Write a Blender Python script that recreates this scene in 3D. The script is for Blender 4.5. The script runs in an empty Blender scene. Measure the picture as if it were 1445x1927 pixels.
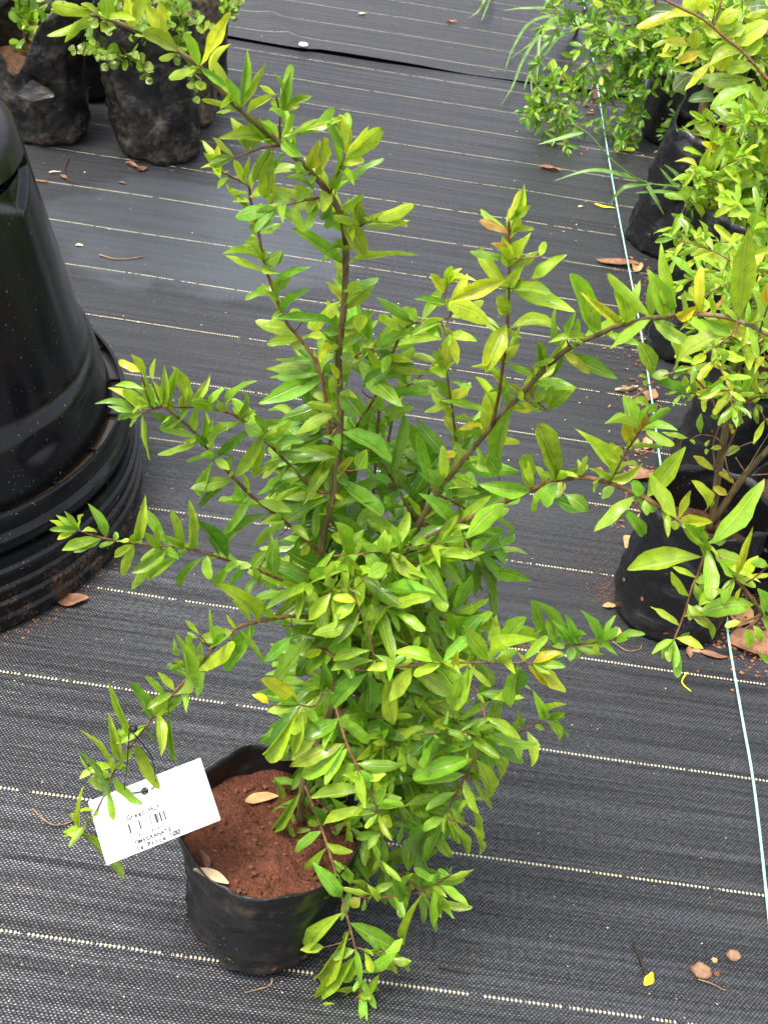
import bpy, bmesh, math, random
from math import sin, cos, pi, radians
from mathutils import Vector, Matrix, noise

# ---------------------------------------------------------------- camera, sky, sun, exposure
SC = bpy.context.scene
COL = SC.collection
rng = random.Random(7)
W0, H0, FPX = 1445.0, 1927.0, 2400.0          # photograph size and focal length in its pixels
CAM_H, PITCH, ROLL, YAW = 1.25, radians(36.5), radians(9.62), radians(2.05)
CAM = Vector((0, 0, CAM_H))
CAM_R = Matrix.Rotation(-YAW, 3, 'Z') @ Matrix.Rotation(pi/2 - PITCH, 3, 'X') @ Matrix.Rotation(ROLL, 3, 'Z')
cd = bpy.data.cameras.new('camera')
cd.sensor_fit = 'VERTICAL'; cd.sensor_height = 36.0; cd.sensor_width = 27.0
cd.lens = FPX / H0 * 36.0
cd.clip_start = 0.02; cd.clip_end = 500
cd.dof.use_dof = True; cd.dof.focus_distance = 1.22; cd.dof.aperture_fstop = 36
cam = bpy.data.objects.new('camera', cd); COL.objects.link(cam)
cam.matrix_world = Matrix.Translation(CAM) @ CAM_R.to_4x4()
SC.camera = cam

SUN_EL, SUN_AZ = radians(66), radians(-125)     # azimuth measured from +Y towards +X
w = bpy.data.worlds.new('World'); SC.world = w; w.use_nodes = True
nt = w.node_tree; nt.nodes.clear()
sky = nt.nodes.new('ShaderNodeTexSky'); sky.sky_type = 'NISHITA'; sky.sun_disc = False
sky.sun_elevation = SUN_EL; sky.sun_rotation = SUN_AZ
sky.air_density = 1.0; sky.dust_density = 6.0; sky.ozone_density = 1.0
hs = nt.nodes.new('ShaderNodeHueSaturation'); hs.inputs['Saturation'].default_value = 0.38
bg = nt.nodes.new('ShaderNodeBackground'); bg.inputs['Strength'].default_value = 0.15
wo = nt.nodes.new('ShaderNodeOutputWorld')
nt.links.new(sky.outputs[0], hs.inputs['Color']); nt.links.new(hs.outputs[0], bg.inputs['Color']); nt.links.new(bg.outputs[0], wo.inputs[0])
sd = bpy.data.lights.new('sun', 'SUN'); sd.energy = 1.5; sd.angle = radians(15); sd.color = (1.0, 0.97, 0.91)
sun = bpy.data.objects.new('sun', sd); COL.objects.link(sun)
sdir = Vector((sin(SUN_AZ)*cos(SUN_EL), cos(SUN_AZ)*cos(SUN_EL), sin(SUN_EL)))
sun.rotation_euler = sdir.to_track_quat('Z', 'Y').to_euler(); sun.location = (0, 0, 5)
SC.view_settings.view_transform = 'Standard'; SC.view_settings.look = 'None'
SC.view_settings.exposure = 1.30; SC.view_settings.gamma = 1.0

# ---------------------------------------------------------------- measuring helpers
def ray(px, py):
    return CAM_R @ Vector(((px - W0/2)/FPX, -(py - H0/2)/FPX, -1.0))
def G(px, py, z=0.0):                          # where the sight line meets the level z
    d = ray(px, py); return CAM + d*((z - CAM_H)/d.z)
def PY(px, py, Y):                             # where it meets the upright plane y = Y
    d = ray(px, py); return CAM + d*(Y/d.y)
def proj(P):
    q = CAM_R.transposed() @ (Vector(P) - CAM)
    return (W0/2 + q.x/(-q.z)*FPX, H0/2 - q.y/(-q.z)*FPX, -q.z)

# ---------------------------------------------------------------- object helpers
def link(name, me, mat=None, parent=None):
    o = bpy.data.objects.new(name, me); COL.objects.link(o)
    if mat is not None and me is not None and not me.materials: me.materials.append(mat)
    if parent is not None: o.parent = parent
    return o
def empty(name, loc=(0, 0, 0), rz=0.0):
    o = bpy.data.objects.new(name, None); COL.objects.link(o)
    o.empty_display_size = 0.02; o.location = loc; o.rotation_euler = (0, 0, rz); return o
def tag(o, label=None, cat=None, group=None, kind=None):
    if label: o['label'] = label
    if cat: o['category'] = cat
    if group: o['group'] = group
    if kind: o['kind'] = kind
    return o
def mesh(name, verts, faces, smooth=True):
    me = bpy.data.meshes.new(name); me.from_pydata([tuple(v) for v in verts], [], faces)
    if smooth: me.polygons.foreach_set('use_smooth', [True]*len(me.polygons))
    me.update(); return me
def local(parent, pts):                        # world points into an unrotated parent's frame
    l = parent.location; return [Vector(p) - l for p in pts]
def smooth_path(pts, n=4):
    out = []
    P = [Vector(p) for p in pts]
    for i in range(len(P)-1):
        p0 = P[max(i-1, 0)]; p1 = P[i]; p2 = P[i+1]; p3 = P[min(i+2, len(P)-1)]
        for k in range(n):
            t = k/n; t2 = t*t; t3 = t2*t
            out.append(0.5*((2*p1) + (p2-p0)*t + (2*p0-5*p1+4*p2-p3)*t2 + (3*p1-p0-3*p2+p3)*t3))
    out.append(P[-1]); return out
def tube_geo(pts, radii, seg=7, wob=0.0, cap=True):
    V, F = [], []
    n = len(pts); up = None
    for i, p in enumerate(pts):
        t = (pts[min(i+1, n-1)] - pts[max(i-1, 0)]).normalized()
        if up is None:
            up = Vector((0, 0, 1)) if abs(t.z) < .9 else Vector((1, 0, 0))
        a = (up - t*up.dot(t)).normalized(); b = t.cross(a); up = a
        r = radii[i] if isinstance(radii, (list, tuple)) else radii
        for k in range(seg):
            an = 2*pi*k/seg
            rr = r*(1 + wob*noise.noise(Vector((p.x*160 + cos(an)*2, p.y*160 + sin(an)*2, p.z*160))))
            V.append(p + a*cos(an)*rr + b*sin(an)*rr)
    for i in range(n-1):
        for k in range(seg):
            k2 = (k+1) % seg
            F.append((i*seg+k, i*seg+k2, (i+1)*seg+k2, (i+1)*seg+k))
    if cap:
        F.append(tuple(reversed(range(seg)))); F.append(tuple(range((n-1)*seg, n*seg)))
    return V, F
def tube(name, pts, r0, r1, mat, parent=None, seg=7, sm=4, wob=0.0):
    P = smooth_path(pts, sm) if sm else [Vector(p) for p in pts]
    if parent is not None: P = local(parent, P)
    R = [r0 + (r1-r0)*i/(len(P)-1) for i in range(len(P))]
    V, F = tube_geo(P, R, seg, wob)
    return link(name, mesh(name, V, F), mat, parent)

# ---------------------------------------------------------------- material helpers
class N:                                       # tiny node-graph writer
    def __init__(s, name):
        s.m = bpy.data.materials.new(name); s.m.use_nodes = True
        s.t = s.m.node_tree; s.t.nodes.clear()
        s.out = s.t.nodes.new('ShaderNodeOutputMaterial')
    def n(s, typ, **kw):
        nd = s.t.nodes.new('ShaderNode'+typ)
        for k, v in kw.items(): setattr(nd, k, v)
        return nd
    def put(s, sock, v):
        if isinstance(v, bpy.types.NodeSocket): s.t.links.new(v, sock)
        elif isinstance(v, (tuple, list)) and len(v) == 3 and sock.type == 'RGBA': sock.default_value = (*v, 1)
        else: sock.default_value = v
    def math(s, op, a, b=0.0, c=None, clamp=False):
        nd = s.n('Math', operation=op, use_clamp=clamp); s.put(nd.inputs[0], a); s.put(nd.inputs[1], b)
        if c is not None: s.put(nd.inputs[2], c)
        return nd.outputs[0]
    def mix(s, f, a, b, mode='MIX'):
        nd = s.n('Mix', data_type='RGBA', blend_type=mode)
        s.put(nd.inputs[0], f); s.put(nd.inputs[6], a); s.put(nd.inputs[7], b); return nd.outputs[2]
    def ramp(s, f, lo, hi, a=0.0, b=1.0):
        nd = s.n('MapRange'); nd.interpolation_type = 'SMOOTHSTEP'
        s.put(nd.inputs[0], f); s.put(nd.inputs[1], lo); s.put(nd.inputs[2], hi); s.put(nd.inputs[3], a); s.put(nd.inputs[4], b)
        return nd.outputs[0]
    def coord(s, kind='Object'):
        return s.n('TexCoord').outputs[kind]
    def geo(s): return s.n('NewGeometry').outputs['Position']
    def scale(s, v, sc):
        nd = s.n('Mapping'); s.put(nd.inputs[0], v); nd.inputs['Scale'].default_value = sc; return nd.outputs[0]
    def noise(s, v, scale=5, detail=3, rough=.55):
        nd = s.n('TexNoise'); s.put(nd.inputs['Vector'], v); nd.inputs['Scale'].default_value = scale
        nd.inputs['Detail'].default_value = detail; nd.inputs['Roughness'].default_value = rough; return nd.outputs[0]
    def bump(s, h, strength=.3, dist=.001, normal=None):
        nd = s.n('Bump'); s.put(nd.inputs['Height'], h); s.put(nd.inputs['Strength'], strength); nd.inputs['Distance'].default_value = dist
        if normal is not None: s.put(nd.inputs['Normal'], normal)
        return nd.outputs[0]
    def bsdf(s, col, rough=.5, normal=None, spec=.5, **kw):
        b = s.n('BsdfPrincipled'); s.put(b.inputs['Base Color'], col); s.put(b.inputs['Roughness'], rough)
        s.put(b.inputs['Specular IOR Level'], spec)
        if normal is not None: s.put(b.inputs['Normal'], normal)
        for k, v in kw.items(): s.put(b.inputs[k], v)
        return b.outputs[0]
    def done(s, sh):
        s.t.links.new(sh, s.out.inputs[0]); return s.m
    def xyz(s, v):
        nd = s.n('SeparateXYZ'); s.put(nd.inputs[0], v); return nd.outputs

def simple(name, col, rough=.6, var=.25, scale=30, bump=.0, spec=.4, bscale=None):
    g = N(name); p = g.coord()
    f = g.noise(p, scale, 4)
    c = g.mix(g.ramp(f, .3, .7), tuple(x*(1-var) for x in col), tuple(min(1, x*(1+var)) for x in col))
    nm = g.bump(g.noise(p, bscale or scale*3, 4), bump, .002) if bump else None
    return g.done(g.bsdf(c, rough, nm, spec))

# --- leaves: colour comes with each leaf, from the object or (joined foliage) from the mesh
def leaf_material(name, joined):
    g = N(name)
    if joined:
        base = g.n('VertexColor', layer_name='Col').outputs[0]; rnd = g.noise(g.geo(), 40, 1)
    else:
        oi = g.n('ObjectInfo'); base = oi.outputs['Color']; rnd = oi.outputs['Random']
    uv = g.xyz(g.n('UVMap', uv_map='UVMap').outputs[0]); s_, t_ = uv[0], uv[1]
    a = g.math('ABSOLUTE', g.math('SUBTRACT', s_, .5))
    n1 = g.noise(g.geo(), 130, 3)
    c = g.mix(g.ramp(n1, .35, .7), g.mix(1.0, base, (.82, .86, .8), 'MULTIPLY'), g.mix(1.0, base, (1.14, 1.1, 1.0), 'MULTIPLY'))
    rib = g.ramp(a, .018, .065, 1.0, 0.0)
    side = g.math('MULTIPLY', g.ramp(a, .05, .08), g.ramp(a, .10, .17, 1.0, 0.0))
    c = g.mix(g.math('MULTIPLY', rib, .55), c, (.46, .50, .13))
    c = g.mix(g.math('MULTIPLY', side, .35), c, g.mix(1.0, c, (.45, .55, .5), 'MULTIPLY'))
    ang = g.math('SUBTRACT', g.math('MULTIPLY', t_, 30.0), g.math('MULTIPLY', a, 17.0))
    ang = g.math('ADD', ang, g.math('MULTIPLY', n1, 2.2))
    vein = g.math('POWER', g.math('ABSOLUTE', g.math('SINE', ang)), .35)
    c = g.mix(g.math('MULTIPLY', g.ramp(vein, .3, .75, .13, 0.0), g.ramp(a, .03, .10)), c, (.32, .40, .10))
    stalk = g.ramp(t_, .015, .075, 1.0, 0.0)
    c = g.mix(stalk, c, (.26, .12, .04))
    tipb = g.math('MULTIPLY', g.ramp(t_, .93, 1.0), g.ramp(rnd, .60, .90))
    c = g.mix(g.math('MULTIPLY', tipb, .8), c, (.22, .10, .03))
    spot = g.math('MULTIPLY', g.ramp(g.noise(g.geo(), 210, 2), .68, .74), .55)
    c = g.mix(spot, c, (.16, .14, .03))
    back = g.n('NewGeometry').outputs['Backfacing']
    c = g.mix(g.math('MULTIPLY', back, .35), c, (.34, .42, .16))
    h = g.math('ADD', g.math('MULTIPLY', vein, .12), g.math('MULTIPLY', n1, .8))
    h = g.math('ADD', h, g.math('MULTIPLY', rib, -1.2))
    nm = g.bump(h, .35, .0014)
    rough = g.ramp(g.noise(g.geo(), 55, 2), .35, .65, .20, .40)
    p = g.bsdf(c, rough, nm, .55)
    tr = g.n('BsdfTranslucent'); g.put(tr.inputs[0], g.mix(1.0, c, (1.05, 1.2, .5), 'MULTIPLY')); g.put(tr.inputs['Normal'], nm)
    mx = g.n('MixShader'); mx.inputs[0].default_value = .40
    g.t.links.new(p, mx.inputs[1]); g.t.links.new(tr.outputs[0], mx.inputs[2])
    return g.done(mx.outputs[0])
M = {}
M['leaf'] = leaf_material('leaf', False)
M['foliage'] = leaf_material('foliage', True)

def bark(name, c1, c2, scale=140):
    g = N(name); p = g.coord()
    st = g.noise(g.scale(p, (1, 1, .22)), scale, 4)
    c = g.mix(g.ramp(st, .35, .65), c1, c2)
    lich = g.ramp(g.noise(p, 60, 3), .58, .72, 0, .5)
    c = g.mix(lich, c, (.17, .16, .06))
    return g.done(g.bsdf(c, .62, g.bump(st, .6, .002), .3))
M['bark'] = bark('bark', (.10, .072, .032), (.20, .145, .065))
M['twig'] = bark('twig', (.11, .055, .026), (.21, .115, .05), 220)
M['red_twig'] = bark('red_twig', (.12, .052, .026), (.23, .12, .062), 220)
M['cane'] = bark('cane', (.14, .09, .05), (.26, .18, .10), 120)

# --- woven ground cover
def weave_material(name, y0, step, wet, k):
    g = N(name); p = g.geo(); X, Y, Z = g.xyz(p)
    px = 2*pi/.00495
    wob = g.math('MULTIPLY', g.math('SUBTRACT', g.noise(g.scale(p, (14, 60, 1)), 1, 3), .5), .0065)
    wobx = g.math('MULTIPLY', g.math('SUBTRACT', g.noise(g.scale(p, (40, 22, 1)), 1, 2), .5), .0045)
    yy = g.math('ADD', Y, wob)
    sx = g.math('SINE', g.math('MULTIPLY', g.math('ADD', X, wobx), px)); sy = g.math('SINE', g.math('MULTIPLY', yy, 2*pi/.0058))
    chk = g.math('MULTIPLY', sx, sy)                                   # plain weave, over and under
    rows = g.math('ABSOLUTE', g.math('SINE', g.math('MULTIPLY', yy, pi/.0029)))
    streak = g.noise(g.scale(p, (1.1, 55, 1)), 1, 4, .62)              # bands of slack and tight tape
    streak2 = g.noise(g.scale(p, (2.5, 170, 1)), 1, 2, .5)
    col_s = g.noise(g.scale(p, (60, 2, 1)), 1, 2, .5)
    tight = g.ramp(streak, .42, .62)
    over = g.math('MULTIPLY', g.ramp(chk, -.15, .35), g.ramp(streak2, .40, .56, 1-.8*k, 1.0))
    h = g.math('ADD', g.math('MULTIPLY', chk, g.ramp(tight, 0, 1, .55, .25)), g.math('MULTIPLY', rows, .45))
    h = g.math('ADD', h, g.math('MULTIPLY', streak2, .9))
    fine = g.noise(p, 900, 2)
    cb = g.mix(over, (.017, .0174, .019), (.046, .047, .052))
    cb = g.mix(g.ramp(streak2, .36, .62), g.mix(1.0, cb, (1-.5*k,)*3, 'MULTIPLY'), g.mix(1.0, cb, (1+.35*k, 1+.35*k, 1+.4*k), 'MULTIPLY'))
    cb = g.mix(g.ramp(streak, .38, .60), g.mix(1.0, cb, (1-.4*k,)*3, 'MULTIPLY'), cb)
    dust = g.math('MULTIPLY', g.ramp(g.noise(g.scale(p, (2.2, 3.2, 1)), 1, 5, .65), .5, .78), g.ramp(fine, .35, .7))
    cb = g.mix(g.math('MULTIPLY', dust, .30), cb, (.10, .085, .065))
    # cream dashes: one tape in a set of rows
    d = g.math('SUBTRACT', g.math('FRACT', g.math('DIVIDE', g.math('SUBTRACT', Y, y0 - step*50 - step*.5), step)), .5)
    line = g.math('LESS_THAN', g.math('ABSOLUTE', d), .00155/step)
    jit = g.math('MULTIPLY', g.math('SUBTRACT', g.noise(g.scale(p, (55, 6, 1)), 1, 2), .5), 1.6)
    dash = g.math('GREATER_THAN', g.math('SINE', g.math('ADD', g.math('MULTIPLY', X, px), jit)), .12)
    keep = g.math('GREATER_THAN', g.noise(g.scale(p, (38, 9, 1)), 1, 3, .7), .405)
    keep2 = g.math('GREATER_THAN', g.noise(g.scale(p, (210, 9, 1)), 1, 1, .7), .36)
    m = g.math('MULTIPLY', g.math('MULTIPLY', line, dash), g.math('MULTIPLY', keep, keep2))
    cream = g.mix(g.noise(p, 300, 2), (.60, .50, .27), (.82, .74, .50))
    c = g.mix(m, cb, cream)
    # damp film with painted sky sheen: a patch with its own outline
    if wet:
        a = g.math('DIVIDE', g.math('SUBTRACT', X, -.42), .33); b = g.math('DIVIDE', g.math('SUBTRACT', Y, 2.62), .30)
        e = g.math('ADD', g.math('MULTIPLY', a, a), g.math('MULTIPLY', b, b))
        e = g.math('ADD', e, g.math('MULTIPLY', g.math('SUBTRACT', g.noise(p, 7, 4), .5), 1.5))
        film = g.math('MULTIPLY', g.ramp(e, .72, 1.12, 1.0, 0.0), g.ramp(g.noise(g.scale(p, (9, 30, 1)), 1, 4, .6), .25, .6, .55, 1.0))
    else:
        film = g.ramp(g.noise(g.scale(p, (1.5, 3, 1)), 1, 3), .66, .72, 0, .5)
    rough = g.ramp(streak, .35, .65, .46, .30)
    rough = g.math('ADD', rough, g.math('MULTIPLY', g.math('SUBTRACT', col_s, .5), .16))
    rough = g.math('ADD', g.math('MULTIPLY', rough, g.math('SUBTRACT', 1.0, film)), g.math('MULTIPLY', film, .40))
    hs_ = g.math('MULTIPLY', h, g.ramp(film, 0, 1, 1.0, .25))
    nm = g.bump(hs_, .55, .0011)
    spec = g.math('MULTIPLY', g.ramp(over, 0, 1, .45, 1.0), g.ramp(streak, .36, .64, 1-.7*k, 1+.8*k))
    spec = g.math('MULTIPLY', spec, g.ramp(g.noise(g.scale(p, (150, 220, 1)), 1, 2, .6), .34, .66, .40, 1.20))
    spec = g.math('ADD', spec, g.math('MULTIPLY', film, .22))
    c = g.mix(g.math('MULTIPLY', film, g.math('SUBTRACT', 1.0, m)), c, (.042, .048, .055))  # bluish sky sheen of the damp film, painted into the base colour
    return g.done(g.bsdf(c, rough, nm, spec))
M['weave_near'] = weave_material('weave_near', .8215, .1915, False, .48)
M['weave_mid'] = weave_material('weave_mid', 1.61, .1933, True, .38)
M['weave_far'] = weave_material('weave_far', 4.125, .1933, False, .28)

def soil_material(name, c1, c2, c3):
    g = N(name); p = g.coord()
    f = g.noise(p, 90, 6, .7); f2 = g.noise(p, 420, 3)
    vo = g.n('TexVoronoi'); g.put(vo.inputs['Vector'], p); vo.inputs['Scale'].default_value = 260
    c = g.mix(g.ramp(f, .3, .7), c1, c2); c = g.mix(g.ramp(f2, .62, .75), c, c3)
    h = g.math('ADD', g.math('MULTIPLY', f, 1.5), g.math('MULTIPLY', vo.outputs[0], -.7))
    return g.done(g.bsdf(c, .9, g.bump(h, .9, .004), .25))
M['soil'] = soil_material('red_soil', (.070, .023, .012), (.14, .047, .024), (.27, .13, .075))
M['compost'] = soil_material('brown_compost', (.05, .025, .014), (.13, .065, .032), (.26, .15, .08))

def bag_material(name, dust_lo, dust_hi, dustcol, rough=.36, ridge=.10):
    g = N(name); p = g.coord(); X, Y, Z = g.xyz(p)
    cr = g.noise(g.scale(p, (1, 1, 1.3)), 34, 4, .5)
    fold = g.noise(g.scale(p, (.9, .9, 1.5)), 11, 2, .45)
    sm = g.noise(p, 15, 5, .68); speck = g.noise(p, 330, 2)
    d = g.ramp(sm, dust_lo, dust_hi, 0, .8)
    low = g.ramp(Z, .0, .045, .55, 0.0)
    d = g.math('MULTIPLY', g.math('ADD', d, low), g.ramp(g.noise(p, 70, 4), .25, .75), clamp=True)
    c = g.mix(d, (.006, .0063, .0075), dustcol)
    c = g.mix(g.ramp(speck, .70, .76, 0, .75), c, (.27, .20, .14))
    r = g.math('ADD', g.math('MULTIPLY', d, .4), rough)
    rid = g.math('ABSOLUTE', g.math('SUBTRACT', g.noise(g.scale(p, (1, 1, 1.3)), 10, 1, .4), .5))
    rid = g.math('POWER', g.math('SUBTRACT', 1.0, g.math('MULTIPLY', rid, 2.0), clamp=True), 9.0)
    h = g.math('ADD', g.math('MULTIPLY', fold, 1.0), g.math('MULTIPLY', cr, .5)); h = g.math('ADD', h, g.math('MULTIPLY', rid, ridge))
    return g.done(g.bsdf(c, r, g.bump(h, .72, .012), .45))
M['bag'] = bag_material('bag_plastic', .50, .78, (.085, .062, .045))
M['bag_dusty'] = bag_material('bag_plastic_dusty', .38, .70, (.115, .092, .066), .32, .22)
M['bag_clean'] = bag_material('bag_plastic_clean', .58, .86, (.06, .055, .05), .33)
M['bag_mud'] = bag_material('bag_plastic_muddy', .18, .50, (.24, .165, .10), .5)

def tub_material():
    g = N('tub_plastic'); p = g.coord(); X, Y, Z = g.xyz(p)
    sp = g.noise(p, 240, 2); dirt = g.noise(p, 30, 5, .7)
    low = g.ramp(Z, .0, .10, 1, 0)
    sc = g.noise(g.scale(p, (60, 60, 4)), 1, 3, .6)
    c = g.mix(g.ramp(sc, .62, .8, 0, .30), (.0045, .0047, .0055), (.04, .04, .042))
    m = g.math('MULTIPLY', g.ramp(dirt, .46, .66), g.math('MULTIPLY', low, g.ramp(sp, .44, .56)))
    c = g.mix(m, c, (.20, .105, .05))
    c = g.mix(g.ramp(sp, .69, .74, 0, .7), c, (.20, .19, .17))
    r = g.ramp(g.noise(p, 9, 3), .35, .65, .15, .28)
    r = g.math('ADD', r, g.math('MULTIPLY', m, .5))
    return g.done(g.bsdf(c, r, g.bump(g.noise(p, 22, 3), .12, .004), .38))
M['tub'] = tub_material()
g = N('standing_water'); M['water'] = g.done(g.bsdf((.035, .022, .010), .06, None, .6))
M['card'] = simple('card', (.86, .86, .85), .55, .015, 12)
M['ink'] = simple('ink', (.010, .010, .013), .6, .2, 200)
M['ink_faint'] = simple('faint_ink', (.04, .04, .05), .6, .15, 200)
M['black_cord'] = simple('black_cord', (.012, .012, .014), .4, .2)
M['string'] = simple('green_string', (.36, .70, .56), .4, .2, 90, .3)
M['dry'] = simple('dry_leaf', (.23, .115, .062), .75, .4, 60, .5)
M['tan'] = simple('tan_leaf', (.52, .30, .13), .7, .3, 50, .4)
M['brown'] = simple('brown_leaf', (.11, .05, .03), .7, .4, 60, .5)
M['pale'] = simple('pale_leaf', (.55, .44, .26), .7, .2, 50, .3)
M['yellow_leaf'] = simple('yellow_leaf', (.62, .55, .02), .5, .15, 40, .2)
M['stone'] = simple('stone', (.30, .17, .10), .85, .4, 45, .9)
M['red_clod'] = simple('red_clod', (.20, .07, .035), .9, .4, 60, .9)
M['white'] = simple('white_plastic', (.75, .75, .73), .4, .05, 20)
M['dark_twig'] = simple('dark_twig', (.03, .022, .018), .8, .4, 60, .5)
M['ground'] = soil_material('earth', (.05, .024, .015), (.11, .05, .03), (.17, .10, .06))
M['grass'] = simple('grass_blade', (.10, .19, .035), .45, .3, 30)
# ================================================================ the setting
def sheet(name, x0, x1, y0, y1, nx, ny, zf, mat, edge=None):
    V, F = [], []
    for j in range(ny+1):
        for i in range(nx+1):
            x = x0 + (x1-x0)*i/nx; t = j/ny; ya = y0; yb = y1
            if edge: ya, yb = edge(x)
            y = ya + (yb-ya)*t; V.append((x, y, zf(x, y)))
    for j in range(ny):
        for i in range(nx):
            a = j*(nx+1)+i; F.append((a, a+1, a+nx+2, a+nx+1))
    o = link(name, mesh(name, V, F), mat); o['kind'] = 'structure'; return o

sheet('ground', -60, 60, -30, 90, 12, 12, lambda x, y: -.012, M['ground'])

SEAM1, SEAM2 = 1.437, 4.005
def wav(x, y, a=.0022):
    return a*(noise.noise(Vector((x*1.6, y*9, 1.3))) + .7*noise.noise(Vector((x*5, y*5, 7.7))))
def edge1(x): return SEAM1 + .010*noise.noise(Vector((x*2.2, 0, 3))) + .012*x
def edge2(x): return SEAM2 + .016*noise.noise(Vector((x*2.0, 5, 0))) + (.02*x if x > -.33 else -.02)
def z_near(x, y):                              # lies over the middle sheet, its far edge a little raised
    d = edge1(x) - y
    return .004 + wav(x, y) + .006*math.exp(-max(d, 0)/.02)*(.6+.6*noise.noise(Vector((x*4, 2, 2))))
def z_mid(x, y):
    d = edge2(x) - y
    z = wav(x, y) - .0015
    if d < .12: z += .010*math.exp(-max(d, 0)/.03)*max(0, .35+.9*noise.noise(Vector((x*2.6, 8, 1))))
    return z
def z_far(x, y):
    d = y - edge2(x) - .02
    r = -.36 + (y-4.0)*-.42                     # crease running back from the pin
    cz = .012*math.exp(-((x-r)/.03)**2) if 4.0 < y < 4.45 else 0
    return wav(x, y, .0022) + .002 + .014*math.exp(-max(d, 0)/.03)*max(0, .55+.8*noise.noise(Vector((x*2.3, 1, 9)))) + cz
def matz(x, y):
    if y < edge1(x): return max(z_near(x, y), z_mid(x, y))
    if y < edge2(x)+.01: return z_mid(x, y)
    return z_far(x, y)
sheet('ground_cover_near', -2.6, 2.8, -.6, 1.4, 220, 90, z_near, M['weave_near'], lambda x: (-.6, edge1(x)))
sheet('ground_cover_middle', -2.6, 2.8, 1.3, 4.0, 220, 150, z_mid, M['weave_mid'], lambda x: (edge1(x)-.09, edge2(x)))
sheet('ground_cover_far', -4.6, 4.8, 4.0, 9.5, 240, 150, z_far, M['weave_far'], lambda x: (edge2(x)+.006, 9.5))

# ================================================================ the stack of black tubs
TUB = Vector((-.745, 1.57, 0.0))
def lathe(name, prof, mat, parent, seg=96, mod=None, closed=False):
    V, F = [], []
    for r, z in prof:
        for k in range(seg):
            a = 2*pi*k/seg; rr, zz = (r, z) if mod is None else mod(r, z, a)
            V.append((rr*cos(a), rr*sin(a), zz))
    n = len(prof)
    for i in range(n-1):
        for k in range(seg):
            k2 = (k+1) % seg; F.append((i*seg+k, i*seg+k2, (i+1)*seg+k2, (i+1)*seg+k))
    if closed: F.append(tuple(range((n-1)*seg, n*seg)))
    o = link(name, mesh(name, V, F), mat, parent)
    return o
def crease(o, ang=32):
    me = o.data; bm = bmesh.new(); bm.from_mesh(me)
    for e in bm.edges:
        if len(e.link_faces) == 2 and e.calc_face_angle(0) > radians(ang): e.smooth = False
    bm.to_mesh(me); bm.free()

low = empty('ribbed_tub', TUB)
tag(low, 'wide black plastic tub with ribbed dirty wall, lowest of the stack on the mat', 'tub', 'black tubs stacked upside down')
prof = [(.416, .002), (.421, .012), (.421, .026), (.4175, .031), (.4175, .046), (.4205, .049), (.4195, .052), (.4145, .055), (.4145, .070),
        (.4175, .073), (.4165, .076), (.4115, .079), (.4115, .094), (.4145, .097), (.413, .101), (.4075, .104), (.405, .118), (.30, .120)]
crease(lathe('ribbed_wall', prof, M['tub'], low, 120))
midt = empty('channel_tub', TUB)
tag(midt, 'black tub rim with a water filled channel, between ribbed tub and tall tub', 'tub', 'black tubs stacked upside down')
prof = [(.372, .119), (.398, .1215), (.402, .128), (.402, .143), (.3985, .148), (.3945, .152), (.3955, .157), (.393, .175), (.390, .179), (.386, .178),
        (.3845, .172), (.3845, .156), (.33, .156)]
rimo = lathe('rim', prof, M['tub'], midt, 120); crease(rimo)
lathe('water', [(.3848, .1655), (.335, .1655)], M['water'], midt, 96)
for k in range(24):
    a = 2*pi*(k+.35)/24
    V, F = [], []
    for (r, z) in ((.352, .1562), (.3846, .1562), (.3846, .1712), (.352, .1712)):
        for s in (-.002, .002): V.append((r*cos(a)-s*sin(a), r*sin(a)+s*cos(a), z))
    F = [(0, 2, 4, 6), (7, 5, 3, 1), (4, 5, 7, 6), (2, 3, 5, 4), (0, 1, 3, 2), (6, 7, 1, 0)]
    link('divider', mesh('divider', V, F, False), M['tub'], rimo)
top = empty('tall_tub', TUB + Vector((0, 0, 0)))
tag(top, 'tall tapered black tub turned upside down with oval dimples, top of the stack', 'tub', 'black tubs stacked upside down')
def flute(r, z, a):                            # broad flats, dimples low down, a step cut near the top
    t = max(0, min(1, (z-.27)/.28))
    rr = r
    if .20 < z < .60:
        c = cos(6*(a+.30)); rr = r*(1 + .011*max(-.4, min(.4, c*1.6))*math.sin(pi*min(1, (z-.20)/.40))**.5)
    if .18 < z < .262:
        u = (((a+.62)/(2*pi)*18) % 1.0) - .5; v = (z-.223)/.020
        q = (u/.40)**2 + v*v
        if q < 1: rr -= .007*(1-q)*(1-q)**.5
    return rr, z
prof = [(.362, .160), (.3715, .163), (.3725, .170), (.3695, .178), (.366, .190), (.3625, .203), (.3595, .214), (.3565, .223), (.354, .232), (.351, .241), (.3475, .250),
        (.340, .2575), (.3345, .2625), (.332, .275)]
for z in [.275 + .0215*i for i in range(1, 10)] + [.484, .494, .500, .505, .510, .515, .520, .525, .529, .532, .5335, .537, .541, .545, .548, .5495, .552]:
    prof.append((.332 + (.253-.332)*(z-.275)/.278, z))
prof += [(.249, .566), (.243, .580), (.234, .592), (.222, .602), (.206, .609), (.18, .613), (.10, .614), (.002, .614)]
def cut(r, z, a):
    rr, zz = flute(r, z, a)
    for k in range(4):                         # hand slots: a deep bar with a notch below it
        da = ((a - (-.06 + k*pi/2) + pi) % (2*pi)) - pi
        if .533 < z < .549 and abs(da) < .30: rr -= .022
        elif .499 < z <= .533: rr -= .010*max(0, min(1, (.30*(z-.499)/.034 - abs(da))/.05))
    return rr, zz
b = lathe('body', prof, M['tub'], top, 300, cut); crease(b, 38)
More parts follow.
